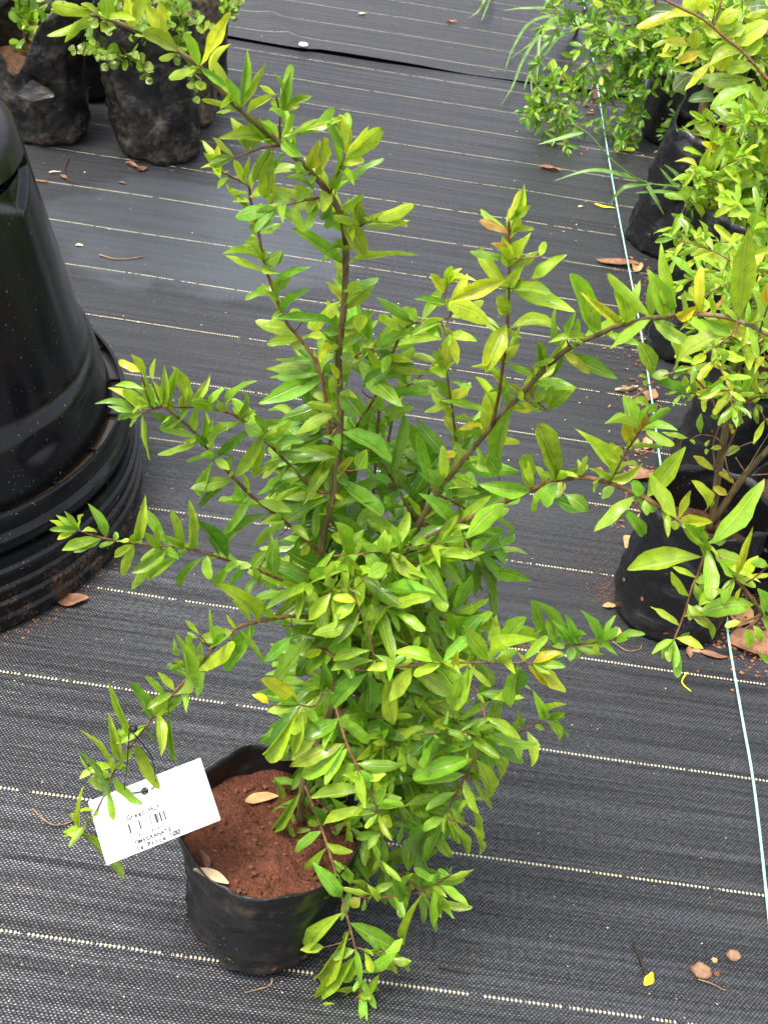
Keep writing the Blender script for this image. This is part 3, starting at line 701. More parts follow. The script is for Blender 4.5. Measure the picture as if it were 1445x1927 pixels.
# leaves seen one by one: foot x y, tip x y, width, tone
LV = {
'A': (CA, '''90 330 245 68 92 y|72 335 -5 175 62 l|72 340 -92 425 62 l|105 360 228 482 48 g|310 570 215 430 72 l|318 560 335 275 54 l|322 555 437 338 50 l|305 595 85 540 34 l|300 590 165 615 32 l|330 600 500 510 52 l
490 520 400 465 34 l|515 610 465 540 46 y|515 590 550 485 46 y|520 590 616 575 34 y|515 745 855 645 78 y|500 780 388 652 74 l|505 770 430 655 60 l|515 760 580 615 42 l|530 740 632 852 84 l|640 840 580 705 46 l
345 850 245 640 78 y|270 850 148 745 58 y|345 830 300 680 52 l|350 810 402 640 58 l|185 930 98 830 54 y|185 930 182 770 46 y|240 965 170 1025 42 l|330 1005 262 870 50 l|320 1000 345 850 40 l|485 805 465 1110 118 l
500 1130 268 1180 90 g|500 1140 650 1270 72 l|612 1120 652 1290 54 l|650 935 565 920 26 g|655 925 690 850 50 l|720 1005 778 865 112 y|720 880 728 758 96 y|800 890 800 785 46 l|865 820 835 622 92 y|872 820 992 685 54 y
870 870 1068 698 98 l|880 900 972 872 62 y|830 990 950 880 72 l|790 1030 850 900 62 l|800 1080 945 968 62 g|850 1130 966 1058 60 l|520 870 430 945 42 g|710 1060 480 1030 62 l|700 1040 592 1008 56 l|765 1120 730 1190 52 g
985 1200 1238 1112 72 l|960 1240 1222 1198 54 l|985 1205 1032 1170 32 l|930 1220 910 1080 52 g|872 1180 880 1110 42 l|945 1210 950 1050 62 l|850 1180 978 1392 116 l|845 1420 580 1245 82 g|860 1360 735 1435 48 g|920 1440 1265 1385 48 l
345 1250 300 1180 62 l|375 1275 345 1230 58 l|420 1270 516 1215 54 l|460 1290 325 1312 42 l|395 1310 272 1378 36 l|440 1440 536 1368 82 g|380 1440 198 1382 32 l|310 1110 255 1098 36 l|420 1240 400 1170 42 l|440 1230 466 1165 42 l
640 1000 600 940 50 l|560 1050 470 1030 50 l|600 1090 700 1030 60 g|720 1110 660 1180 60 l|820 1150 760 1240 60 g|560 900 640 960 50 l'''),
'K': (CK, '''535 100 258 195 58 l|600 105 560 -60 92 l|720 150 700 -60 56 y|760 130 792 -80 78 l|870 170 862 -40 98 y|540 95 443 22 50 l|555 95 742 112 50 l|740 120 860 190 54 g|600 110 520 60 40 y|500 85 430 40 40 l'''),
'B': (CB, '''540 290 645 255 56 g|515 325 372 448 72 l|510 300 495 215 40 g|500 320 440 270 50 y|555 385 590 305 46 y|510 430 626 380 46 g|500 430 233 415 42 g|490 545 428 460 50 g|490 550 490 460 36 d|510 520 590 465 46 g
480 550 425 625 60 g|455 600 460 697 60 l|505 545 545 575 46 l|400 575 238 575 50 g|410 640 222 640 56 g|490 680 576 787 88 g|580 690 702 598 60 d|480 750 318 867 56 l|510 840 692 972 88 g|490 840 490 922 36 g
470 930 298 1087 72 l|480 920 248 945 70 d|460 1090 268 1110 46 y|470 1100 243 1227 72 g|500 1010 520 1065 50 d|520 1040 662 1182 88 g|490 1165 640 1130 42 g|1165 90 1038 28 44 o|1150 170 998 153 46 r|1160 200 1125 90 62 y
1190 230 1217 98 72 y|1165 230 1268 150 46 l|1130 270 918 342 74 y|1165 290 1412 388 80 y|1085 435 918 350 86 y|1150 410 1060 622 92 y|1165 470 1352 458 76 y|1230 260 1374 163 56 l|1260 260 1330 190 50 l|1270 170 1292 113 36 l
1195 95 1180 0 36 y|1200 85 1252 65 26 y|1130 590 1105 530 52 y|1140 570 1192 510 42 y|1120 650 1080 610 42 y|1145 350 1105 325 52 y|1160 120 1150 40 40 o|1140 150 1080 120 30 o|1170 330 1120 400 50 y|1170 300 1210 200 50 y
800 420 738 368 46 l|785 420 633 328 46 g|745 445 685 350 52 l|770 430 745 368 52 g|890 370 813 328 56 y|905 295 922 208 50 y|910 280 967 215 36 y|870 300 845 238 42 y|880 370 778 335 32 g|820 425 942 472 42 g
880 390 770 478 36 l|910 410 800 470 36 y|900 490 718 517 36 l|910 480 1028 500 46 y|940 420 1052 343 46 y|930 470 952 592 42 y|845 550 773 550 30 l|905 640 848 600 46 y|900 600 905 498 52 y|925 615 962 570 40 y
1080 790 1018 638 52 y|960 730 1002 658 50 y|890 730 858 650 52 g|920 780 880 735 44 l|945 930 898 945 42 Y|950 920 1002 940 46 Y|960 860 1072 833 36 Y|960 905 950 830 52 y|940 850 900 790 40 y|930 730 980 690 50 y
1190 760 1108 957 72 g|1200 740 1292 772 26 g|1270 740 1322 678 46 g|1300 770 1413 678 62 l|1250 740 1292 680 46 l|1340 1010 1263 818 86 l|1240 1060 1213 938 76 l|1230 1075 1032 1055 72 g|1270 1085 1372 1063 84 l|1320 1110 1440 1160 72 d
1160 705 1262 640 60 l|1200 735 1070 700 56 g|1165 600 1252 642 36 l|1270 640 1258 508 52 l|1060 770 888 730 32 l|1050 900 1010 840 50 g|1000 950 1110 1010 60 g|1110 1020 1060 940 70 g|880 1010 930 1110 60 d|830 990 870 1070 60 d
870 1090 800 1010 60 d|700 1050 600 1030 44 d|740 1060 700 1000 50 d|900 1200 800 1090 66 g|930 1100 1040 1090 50 g|960 1160 1080 1100 56 g|1000 1239 1150 1150 80 l|690 920 775 905 40 g|660 880 650 800 46 g|620 800 560 740 56 g
640 790 610 720 56 g|560 840 470 800 60 g|700 790 760 740 50 g|720 690 890 680 36 g|660 720 840 700 36 g|600 600 560 530 50 d|640 520 700 420 40 g|620 500 590 420 46 g|650 590 780 580 44 l|700 640 870 630 30 l
560 460 600 400 60 l|470 470 430 460 60 d|300 460 200 440 46 l|330 500 210 510 40 l|440 480 370 480 40 y|320 540 300 500 46 l|350 420 300 380 50 g|290 390 380 300 46 g|240 280 380 210 36 g|220 190 270 150 70 g|210 230 50 165 36 l
225 290 150 320 40 g|250 340 210 310 40 l|410 590 330 700 60 d|430 760 270 800 60 d|430 820 360 870 60 g|430 870 300 930 60 g|450 1000 380 1050 60 g|370 1090 270 1060 60 g|560 1000 600 920 70 g|590 930 540 880 60 d'''),
'I': (CI, '''375 735 233 372 152 l|370 790 98 797 66 l|380 770 442 720 50 l|555 650 298 488 66 y|570 640 488 398 132 l|560 650 540 533 56 g|580 665 632 630 46 l|735 600 458 372 78 l|845 640 703 342 142 g|890 570 788 186 96 l
755 680 473 833 102 l|780 670 892 697 42 g|880 615 1008 568 82 Y|910 605 930 478 82 y|1020 580 958 458 72 y|1040 560 1035 328 70 Y|1060 565 1172 515 30 o|1000 610 1082 580 52 y|1280 610 1322 78 172 l|1275 615 1168 565 46 l
1220 750 1053 655 100 l|1240 745 883 915 136 l|1170 615 1278 672 52 g|1300 690 1248 712 42 l|1430 800 1338 462 150 g|1445 560 1440 430 60 Y|250 895 524 1017 112 g|230 900 98 1022 50 d|160 900 18 932 42 g|50 990 38 788 82 g
60 990 107 898 42 g|90 1210 273 1063 76 l|30 1150 137 1068 82 d|80 1215 -32 1150 42 l|190 830 150 558 56 l|210 740 272 598 52 l|235 760 285 650 46 l|900 680 1040 690 56 l|1010 640 900 720 40 l|1300 620 1400 540 60 l'''),
'J': (CJ, '''150 305 38 3 132 l|465 330 268 22 102 l|295 320 280 208 56 l|290 325 178 300 40 l|470 335 348 263 44 l|160 365 83 502 112 g|200 420 348 532 102 d|520 220 483 103 76 y|635 440 376 655 98 l|500 380 428 452 72 l
540 500 677 673 82 g|650 440 618 333 76 g|680 470 702 552 72 g|700 400 938 132 134 l|895 550 702 288 142 l|900 570 868 642 72 l|925 540 972 398 56 y|1070 510 973 338 86 y|1110 720 1418 326 172 g|1090 730 918 598 92 g
1060 570 1018 662 82 l|1025 785 582 882 152 l|1070 770 1018 678 72 l|1100 760 1282 832 112 l|1230 920 1148 828 92 l|1240 900 1382 798 82 y|1250 890 1350 618 50 y|1240 930 1367 992 60 l|1220 940 1168 1092 72 l|1330 1090 1036 1142 130 g
970 910 858 868 42 y|975 1040 848 903 82 y|990 940 1093 960 92 g|1000 960 1030 1082 62 g|900 1230 727 1108 72 l|930 1160 1083 1162 88 l|870 1300 788 1432 60 l|885 1300 1048 1367 66 l|1080 1190 1103 1312 60 l|1280 1200 1178 1232 52 l
1310 1240 1333 1357 72 l|1350 1220 1400 1322 62 l|1370 1210 1460 1270 72 l|1460 1090 1378 998 132 g|1400 1090 1358 1058 52 l|1240 1000 1242 1072 30 Y|600 120 560 -22 92 Y|650 30 702 -72 50 o|560 235 647 235 36 y|610 140 650 80 60 Y
640 60 620 -30 60 o|560 200 500 140 60 y|520 300 560 230 50 y|1050 980 1100 930 60 l|1445 860 1340 840 66 g|1180 1000 1020 1100 90 l|150 300 60 290 40 g|100 400 0 540 60 l|60 330 20 250 60 l
375 1320 300 1128 76 g|400 1310 395 1228 36 l|370 1310 528 1243 60 g|380 1340 402 1402 46 l|260 1360 437 1402 46 g|235 1350 235 1443 60 l|235 1330 118 1188 52 g|305 1325 203 1163 32 g|170 1330 90 1200 60 g|90 1330 0 1070 80 g'''),
'C': (CC, '''480 310 313 203 56 y|455 320 248 280 50 g|500 270 383 213 60 l|545 270 488 138 62 l|490 150 423 43 52 l|470 130 363 73 46 y|525 170 542 58 42 l|550 260 582 93 52 l|600 275 647 113 42 l|600 270 590 160 42 y
490 210 348 190 36 l|655 280 692 203 46 l|690 280 803 138 46 l|680 285 675 233 20 Y|770 290 780 193 36 l|775 280 873 198 42 l|760 295 723 253 40 l|880 305 833 258 42 l|885 305 1022 168 56 g|950 345 982 253 50 g
955 345 1022 310 32 l|960 355 1057 427 74 g|1060 430 1008 333 50 g|490 335 408 340 46 l|470 340 420 390 20 l|490 340 516 550 42 g|500 325 683 402 46 d|640 300 692 312 40 l|720 400 742 298 66 g|745 450 777 328 36 l
755 440 817 353 36 l|740 455 548 522 46 l|710 420 782 472 52 d|745 450 663 465 26 l|940 380 773 492 66 g|975 430 838 522 50 d|800 530 688 557 26 l|800 560 753 717 62 l|805 560 897 592 50 l|900 635 748 772 46 d
915 630 922 763 58 g|905 590 910 523 40 d|930 600 900 600 36 y|1090 430 1248 462 52 d|1080 420 1122 403 26 l|1045 465 1003 635 52 g|1160 545 1073 572 36 l|1140 560 1008 632 30 l|1140 585 1023 712 52 d|1150 580 1140 652 20 l
1120 510 1292 532 56 d|990 740 863 905 52 g|1095 800 893 937 66 d|1030 745 1197 793 60 g|1140 880 998 967 56 g|1120 910 1100 1103 66 d|1180 860 1272 932 50 g|1300 935 1233 1003 46 y|170 875 38 833 42 y|165 880 73 927 32 y
180 870 190 803 12 y|190 870 262 892 36 l|310 910 218 753 58 g|290 935 93 978 62 l|350 945 270 960 26 g|355 925 350 888 30 g|370 890 432 932 36 l|445 930 492 713 58 l|440 950 343 1012 46 l|440 960 383 1104 52 l
560 945 488 888 46 l|565 940 545 863 32 l|555 965 468 1027 42 l|555 970 427 1163 58 g|565 960 653 1022 62 l|680 900 618 783 46 g|670 920 573 905 42 g|690 960 593 928 42 g|715 950 700 743 58 l|700 1000 507 1118 62 l
690 985 640 1000 30 g|900 1005 738 833 74 d|780 1005 652 1168 52 d|800 1000 800 1118 56 l|905 990 997 1052 46 g|900 1045 827 1153 60 g|980 1070 868 1162 72 d|1075 975 998 1062 62 d|1000 1065 1042 1142 56 g|1180 640 1120 700 50 g'''),
'E': (CE, '''1245 90 1053 172 92 l|1120 170 1110 -22 36 l|1045 140 963 58 36 y|1040 165 975 130 30 y|1290 110 1448 342 48 g|1390 100 1198 352 112 g|1270 100 1208 18 26 y|1265 120 1243 192 20 l|1030 370 1258 188 98 l|1005 350 888 298 76 l
990 290 980 138 36 l|1000 270 1057 183 42 l|925 270 893 158 32 l|860 480 890 116 78 l|840 440 793 368 52 l|840 510 723 388 42 l|1015 370 1025 482 26 l|1110 340 1033 532 62 g|730 655 623 432 68 g|735 590 853 528 72 l
765 645 963 507 78 l|725 670 668 712 16 y|890 580 912 915 42 l|640 765 498 422 48 l|545 890 498 612 68 l|550 900 652 838 62 l|535 955 580 900 42 l|670 790 803 1073 82 l|480 970 323 717 48 l|405 1120 308 837 52 g
390 980 328 878 22 l|500 990 398 970 52 y|470 1090 408 978 74 y|520 1010 463 1062 46 y|545 1020 703 1163 84 l|290 1260 347 1058 48 y|330 1290 243 1342 74 y|300 1330 253 1412 32 y|240 1310 218 1362 24 y|320 1340 592 1628 78 y|390 1190 328 1212 26 y'''),
'D': (CD, '''590 450 388 502 66 l|480 340 373 447 62 y|585 375 468 363 42 y|490 310 498 218 62 y|400 370 482 308 30 y|520 390 478 442 52 y|610 370 563 278 46 y|600 455 618 385 60 g|605 560 468 602 52 l|620 620 458 642 52 g
600 650 468 783 62 g|720 635 598 642 42 y|880 600 697 573 62 l|895 590 843 518 52 l|885 620 778 662 42 y|890 650 757 823 88 y|1010 625 927 793 88 l|930 600 950 563 36 y|900 630 947 657 36 y|685 660 702 858 72 l
770 640 687 763 72 l|1000 580 923 417 84 l|1070 600 968 467 78 g|1085 600 1263 523 58 l|1205 630 1178 573 32 Y|1245 610 1358 573 46 Y|1245 625 1368 728 78 Y|1225 620 1330 718 42 Y|1140 620 1152 733 72 d|1180 640 1158 793 62 g
1300 535 1238 368 62 g|1350 535 1298 448 46 g|1390 530 1318 443 52 g|1430 520 1373 428 36 g|1390 545 1385 607 46 g|1080 540 1070 413 52 l|1100 545 1100 428 56 l|1140 530 1222 438 74 l|1160 540 1243 478 52 y|930 420 1007 277 62 g
940 415 1073 363 62 g|870 330 887 283 60 d|330 765 187 677 72 y|220 775 153 738 36 Y|325 770 213 802 52 y|340 790 202 968 68 y|345 790 313 973 48 l|350 790 412 862 56 l|480 835 348 907 68 g|510 920 297 1017 78 l
515 935 342 1057 74 l|500 880 530 820 50 g|575 985 743 1012 58 g|720 960 622 1073 68 g|550 1000 468 1092 62 l|1010 975 777 1062 78 g|1040 890 848 987 72 g|860 900 768 987 62 d|840 855 658 902 58 d|1080 870 1258 932 72 l
1215 750 1083 755 42 l|1240 920 1240 1018 56 l|1100 920 1207 1003 52 g|1020 980 1072 1138 78 l|1060 950 1112 1063 62 l|1050 800 1117 978 42 g|1280 830 1243 718 46 l|1300 820 1372 773 42 l|1310 830 1378 903 36 l|1300 850 1347 917 42 l
470 40 552 228 88 g|700 190 802 287 66 y|735 220 678 397 78 g|690 190 558 148 62 g|670 90 670 192 62 l|885 130 838 303 68 g|890 130 927 172 36 y|1150 20 983 132 84 l|990 95 958 177 52 y|720 450 802 557 62 y
170 430 8 308 72 l|370 520 253 683 78 g|390 510 328 667 62 d|310 510 198 612 62 d|395 540 348 592 42 y|430 420 400 330 60 d|420 250 290 180 80 d|420 260 410 340 50 g|330 300 300 370 50 g|740 290 820 480 84 d
830 300 870 420 80 d|680 560 660 490 70 g|640 520 590 700 66 d|560 700 640 840 60 d|620 660 610 800 66 d|930 900 880 870 60 d|900 830 1030 800 46 d|1130 780 1080 860 60 g|1060 760 1040 700 60 g|990 640 1000 770 50 g
400 700 430 600 60 d|420 690 350 720 60 g|500 660 420 760 70 g|380 300 240 250 50 d|260 440 150 370 50 g|600 880 700 850 50 d|700 920 640 830 60 d|560 900 580 830 50 g|830 1000 780 920 60 g|760 480 640 470 50 d
880 500 840 420 70 d|960 500 1040 430 60 d|1010 480 1090 420 60 g|640 250 600 190 60 g|600 280 680 230 70 l|560 240 450 260 50 g|450 170 420 240 50 d|800 200 900 260 60 g|930 190 1040 220 50 g|1000 180 1080 130 60 g'''),
'G': (CG, '''700 120 388 147 88 l|695 245 452 297 78 l|720 310 482 497 92 y|725 340 690 588 74 y|730 350 797 563 60 y|735 210 897 193 92 l|735 260 832 302 84 y|720 190 648 195 26 l|690 120 640 20 60 g|800 330 800 502 52 d
830 280 840 357 60 g|455 335 303 442 62 g|445 290 383 193 68 d|440 285 373 285 42 g|480 260 490 198 36 d|560 705 397 497 92 g|545 520 438 520 62 g|330 600 218 543 74 g|350 625 295 645 36 g|410 720 233 638 62 g
340 650 407 692 52 g|330 500 203 490 52 g|390 510 330 542 40 g|240 400 265 283 32 g|310 100 188 317 58 g|230 190 193 48 42 r|555 750 383 965 102 l|595 860 412 1115 104 l|615 1010 417 1260 104 l|465 960 332 975 62 l
615 830 848 967 98 g|615 980 508 1022 62 g|680 1080 853 993 78 g|820 970 887 913 60 l|830 1050 932 1045 52 l|770 1000 830 1082 50 l|770 1100 698 1390 88 l|655 1165 498 1248 46 l|600 1265 642 1230 50 l|600 1310 457 1270 46 l
655 1230 713 1252 62 y|605 1320 652 1390 36 y|600 1330 555 1385 30 o|990 655 898 948 52 l|1095 635 1065 883 68 l|1090 640 1248 737 62 l|1085 600 948 530 52 g|910 660 828 558 72 g|840 670 942 558 72 g|690 610 762 712 42 y
680 630 608 743 72 y|690 630 598 600 52 y|1140 125 902 192 62 g|1080 230 998 322 62 g|1090 290 998 513 74 d|1100 330 1048 588 62 d|950 340 918 553 92 d|1105 230 1152 372 52 l|1110 330 1232 457 52 g|1180 280 1195 402 26 l
1250 150 1188 232 46 l|1265 180 1322 372 62 l|1240 290 1307 462 56 l|1210 210 1235 302 46 l|1280 40 1382 207 82 l|1200 0 947 52 74 g|870 60 1020 130 60 d|860 190 930 300 60 g|980 230 900 260 60 d|600 560 560 640 50 d
680 690 672 765 30 d|640 540 650 640 40 d|520 560 560 610 50 d|480 420 400 580 70 g|560 300 500 360 50 d|600 30 540 90 70 y|620 0 600 80 50 l|780 160 800 90 60 g|640 100 560 20 60 l|700 50 800 20 60 l
760 340 700 430 50 g|850 400 880 300 60 d|410 0 450 120 60 g|340 150 360 200 40 g|470 90 480 50 50 g|400 100 410 40 40 g|300 330 390 320 30 r|360 560 320 510 40 g|420 620 400 560 50 g|760 950 700 900 40 d'''),
}
for key in LV:
    cf, txt = LV[key]; s = proj(B(*cf(0, 0)))[2]
    for it in txt.replace('\n', '|').split('|'):
        f = it.split()
        if len(f) < 6: continue
        bx, by = cf(float(f[0]), float(f[1])); tx, ty = cf(float(f[2]), float(f[3])); w1 = cf(float(f[4]), 0)[0] - cf(0, 0)[0]
        nb = nearest(bx, by); r = main.rng
        dpix = math.hypot(nb[0]-bx, nb[1]-by)
        yb = nb[2].y + (r.uniform(-.012, .006) if dpix < 25 else r.uniform(-.03, .0))
        base = PY(bx, by, yb)
        if dpix < 26: base = nb[2] + Vector((0, -.001, 0))
        Lw = math.hypot(tx-bx, ty-by)/FPX*proj(base)[2]
        tip = PY(tx, ty, yb + Lw*r.uniform(-.42, .28))
        wd = w1/FPX*proj(base)[2]
        if dpix >= 26:                           # short stalk back to the branch
            main.stem('branch', [nb[2], (nb[2]+base)/2 + Vector((0, 0, -.002)), base], .0007, .0005, 'red_twig', 5, 3, 0)
        main.leaf(base, tip, wd*.90, f[5], r.choice(('lance', 'lance', 'oblong', 'lance', 'oblong')) if w1 > 14 else None, None, .42)
for i, P in LATE:                               # the smaller leaves between the large ones
    main.twig_leaves(P, .026, .040, .24, 'lly' if i in (0, 1, 2, 3, 4, 23, 24) else 'llgg', None, .42 if i in (0, 1, 2) else .2, 1.0, .8, skip=.2, droop=.05)
# the shaded inside: short twigs off the stems, leaves in pairs
r = random.Random(21)
core = [(600,1440,.03), (630,1330,.05), (640,1250,.05), (660,1180,.06), (620,1120,.05), (700,1150,.07), (740,1060,.07), (640,1000,.05), (640,900,.05), (640,800,.05), (780,980,.06), (700,1320,.05), (760,1250,.06),
        (650,1480,.03), (700,1420,.05), (640,700,.04), (820,930,.05)]
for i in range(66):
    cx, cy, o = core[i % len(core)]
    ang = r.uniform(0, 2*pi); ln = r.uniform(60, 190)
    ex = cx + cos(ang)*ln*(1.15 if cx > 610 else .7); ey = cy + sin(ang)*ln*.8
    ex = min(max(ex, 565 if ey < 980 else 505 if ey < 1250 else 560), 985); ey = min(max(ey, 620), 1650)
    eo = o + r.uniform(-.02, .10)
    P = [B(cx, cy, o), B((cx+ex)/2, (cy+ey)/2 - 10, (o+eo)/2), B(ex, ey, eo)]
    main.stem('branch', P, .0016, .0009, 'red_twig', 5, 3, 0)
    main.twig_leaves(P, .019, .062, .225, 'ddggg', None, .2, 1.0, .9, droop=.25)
# fuller skirt over the lower stems
for i in range(32):
    cx, cy = r.choice(((640,1200), (700,1280), (650,1380), (720,1400), (780,1330), (820,1230), (700,1500), (780,1500), (650,1560), (700,1620), (620,1100), (700,1080), (760,1160)))
    ex = cx + r.uniform(-70, 130); ey = cy + r.uniform(-60, 90); o = r.uniform(-.01, .06)
    P = [B(cx, cy, o+.02), B((cx+ex)/2, (cy+ey)/2-8, o), B(ex, ey, o-.03)]
    main.stem('branch', P, .0014, .0008, 'red_twig', 5, 3, 0)
    main.twig_leaves(P, .020, .062, .235, 'gglgl', None, .2, 1.0, .8, droop=.35)
main.finish(300)
# ================================================================ plants of the right-hand row
def RP(bag, px, py, dy=0.0): return PY(px, py, bag.location.y + dy)
def row_plant(bag, label, stems, twigs, tones, L=.055, ratio=.26, spacing=.022, kind=None, stem_mat='bark', cat='plant', group='plants in the right hand row', limit=300, droop=.1, extra=None, more=2.4):
    l = bag.location
    p = Plant('potted_shrub', (l.x, l.y, bag['soil_z']), label, cat, group)
    p.root.name = 'potted_shrub'
    for pts, r0, r1 in stems:
        p.stem('stem', [RP(bag, *q) for q in pts], r0, r1, stem_mat, 8, 5)
    for pts, n in twigs:
        P = [RP(bag, *q) for q in pts]
        p.stem('twig', P, .0018, .0009, 'red_twig', 5, 4, 0)
        p.twig_leaves(P, spacing, L, ratio, tones, kind, .12, 1.0, .9, droop=droop)
        r = p.rng
        for k in range(int(n*more)+2):           # side shoots
            t = r.uniform(.2, .95); i = min(int(t*(len(P)-1)), len(P)-2); a = P[i].lerp(P[i+1], t*(len(P)-1)-i)
            d = Vector((r.gauss(0, 1), r.gauss(0, .8), r.gauss(.1, .8))).normalized()*r.uniform(.06, .13)
            Q = [a, a + d*.5 + Vector((0, 0, .008)), a + d]
            p.stem('twig', Q, .0012, .0007, 'red_twig', 5, 3, 0)
            p.twig_leaves(Q, spacing, L*.9, ratio, tones, kind, .2, 1.0, .9, droop=droop)
    if extra: extra(p)
    p.finish(limit); return p

# front bag: two bare stems and sparse yellowish leaves
def extra1(p):
    def lf(cf, txt, dy=0.0):
        for it in txt.split('|'):
            f = it.split(); b = cf(float(f[0]), float(f[1])); t = cf(float(f[2]), float(f[3])); w1 = cf(float(f[4]), 0)[0]-cf(0, 0)[0]
            B0 = RP(bagR1, *b, dy); L = math.hypot(b[0]-t[0], b[1]-t[1])/FPX*proj(B0)[2]
            p.leaf(B0, RP(bagR1, *t, dy + L*p.rng.uniform(-.3, .3)), w1/FPX*proj(B0)[2]*1.15, f[5], None, None, .4)
    C5 = cropf(1180, 560, 4.819)
    tw = [C5(0, 950), C5(120, 860), C5(200, 790), C5(290, 735), C5(380, 690), C5(470, 680), C5(550, 695), C5(640, 760), C5(730, 870), C5(790, 980), C5(830, 1060), C5(850, 1180)]
    p.stem('twig', [RP(bagR1, *q, -.03) for q in tw], .0011, .0018, 'red_twig', 6, 4, 0)
    p.stem('twig', [RP(bagR1, *C5(*q), .0) for q in ((850, 1310), (780, 1260), (660, 1245), (580, 1280))], .0012, .0007, 'red_twig', 5, 4, 0)
    p.stem('twig', [RP(bagR1, *C5(*q), .0) for q in ((790, 1600), (860, 1480), (960, 1250), (1080, 980), (1190, 760))], .0016, .0009, 'red_twig', 5, 4, 0)
    p.stem('twig', [RP(bagR1, *C5(*q), .01) for q in ((800, 1560), (775, 1350), (820, 1200), (880, 1040))], .0014, .001, 'cane', 5, 4, 0)
    for q in (((880, 1440), (920, 1600), (975, 1700)), ((980, 1450), (1050, 1560), (1080, 1600)), ((1080, 1580), (1130, 1480), (1220, 1330), (1277, 1240)), ((870, 1440), (1000, 1360), (1160, 1300)), ((1130, 1610), (1277, 1600))):
        p.stem('twig', [RP(bagR1, *C5(*a), -.01) for a in q], .0012, .0007, 'cane', 5, 4, 0)
    lf(C5, '210 730 98 400 128 g|210 720 378 690 90 g|405 675 400 393 112 l|240 770 555 912 112 g|200 1000 20 950 90 g|220 960 260 1030 100 g|440 650 545 630 36 y|520 700 522 805 62 y|600 710 625 880 52 l|560 700 630 710 40 y|180 730 105 700 30 y|180 740 165 800 40 l', -.03)
    lf(C5, '665 1240 668 1045 56 g|555 1275 305 1225 58 l|560 1290 610 1330 34 l|650 740 830 860 60 d|820 940 800 860 60 d|800 1110 805 1025 62 g|790 1570 597 1435 66 Y|970 1690 820 1595 70 Y|910 1790 780 1715 62 Y|730 1340 700 1320 60 y|750 1370 850 1360 60 y|740 1380 700 1410 50 y|880 1440 1015 1355 64 y|1080 955 915 890 74 y|1090 950 1150 900 50 y|1150 850 1277 830 90 Y|1100 940 1200 870 90 y|960 1060 1020 1080 44 Y|1030 1080 1140 1050 46 Y|1040 1090 1010 1130 50 y|945 1200 920 1145 32 Y|950 1190 950 1235 40 Y|1200 750 1040 640 60 y|1190 740 1277 690 60 y|1160 740 1070 640 60 l|900 870 815 870 60 l|870 940 850 920 40 l|790 950 775 930 40 l|760 1800 690 1720 60 Y|750 1900 740 1800 60 y', .0)
plantR1 = row_plant(bagR1, 'sparse shrub with two thick bare stems and small yellow leaves in the front bag',
    [([(1337, 1000, .02), (1352, 880, .02), (1372, 770, .02), (1398, 640, .02), (1410, 560, .03)], .0062, .0042), ([(1340, 985, .02), (1385, 915, 0), (1430, 860, -.01), (1500, 790, -.02)], .0055, .0040)],
    [([(1395, 660, .02), (1440, 640, .0), (1500, 610, 0)], 2), ([(1405, 590, .02), (1380, 560, .0), (1350, 530, 0)], 1), ([(1410, 570, .02), (1425, 520, .02), (1440, 480, .02)], 1), ([(1398, 640, .0), (1350, 650, -.03), (1300, 690, -.04)], 1), ([(1380, 740, .0), (1420, 760, -.02), (1450, 810, -.03)], 1)], 'yllg', .046, extra=extra1)

plantR2 = row_plant(bagR2, 'shrub with drooping lime leaves rising from the wide open bag',
    [([(1395, 800, .03), (1420, 700, .04), (1440, 600, .05)], .005, .004), ([(1400, 790, .02), (1440, 720, .02), (1480, 640, .02)], .005, .004)],
    [([(1425, 690, .04), (1380, 640, .03), (1330, 640, .02)], 2), ([(1440, 620, .05), (1400, 560, .06), (1380, 500, .06)], 3), ([(1440, 600, .05), (1460, 500, .05), (1450, 430, .05)], 3)], 'ylgl', .066)
plantR3 = row_plant(bagR3, 'shrub with mixed green and yellow leaves standing in the tall folded bag',
    [([(1335, 480, .02), (1350, 443, .03), (1378, 373, .04), (1400, 300, .05)], .0062, .005)],
    [([(1370, 400, .03), (1330, 420, .0), (1290, 470, -.02)], 2), ([(1385, 350, .04), (1340, 340, .02), (1310, 330, 0)], 3), ([(1395, 310, .05), (1420, 250, .03), (1440, 200, .02)], 4),
     ([(1380, 380, .04), (1420, 420, .0), (1440, 500, -.02)], 4), ([(1360, 430, .03), (1380, 480, 0), (1370, 540, -.02)], 3), ([(1400, 330, .05), (1440, 330, .05), (1470, 350, .05)], 3)], 'ylgl', .068, spacing=.026)
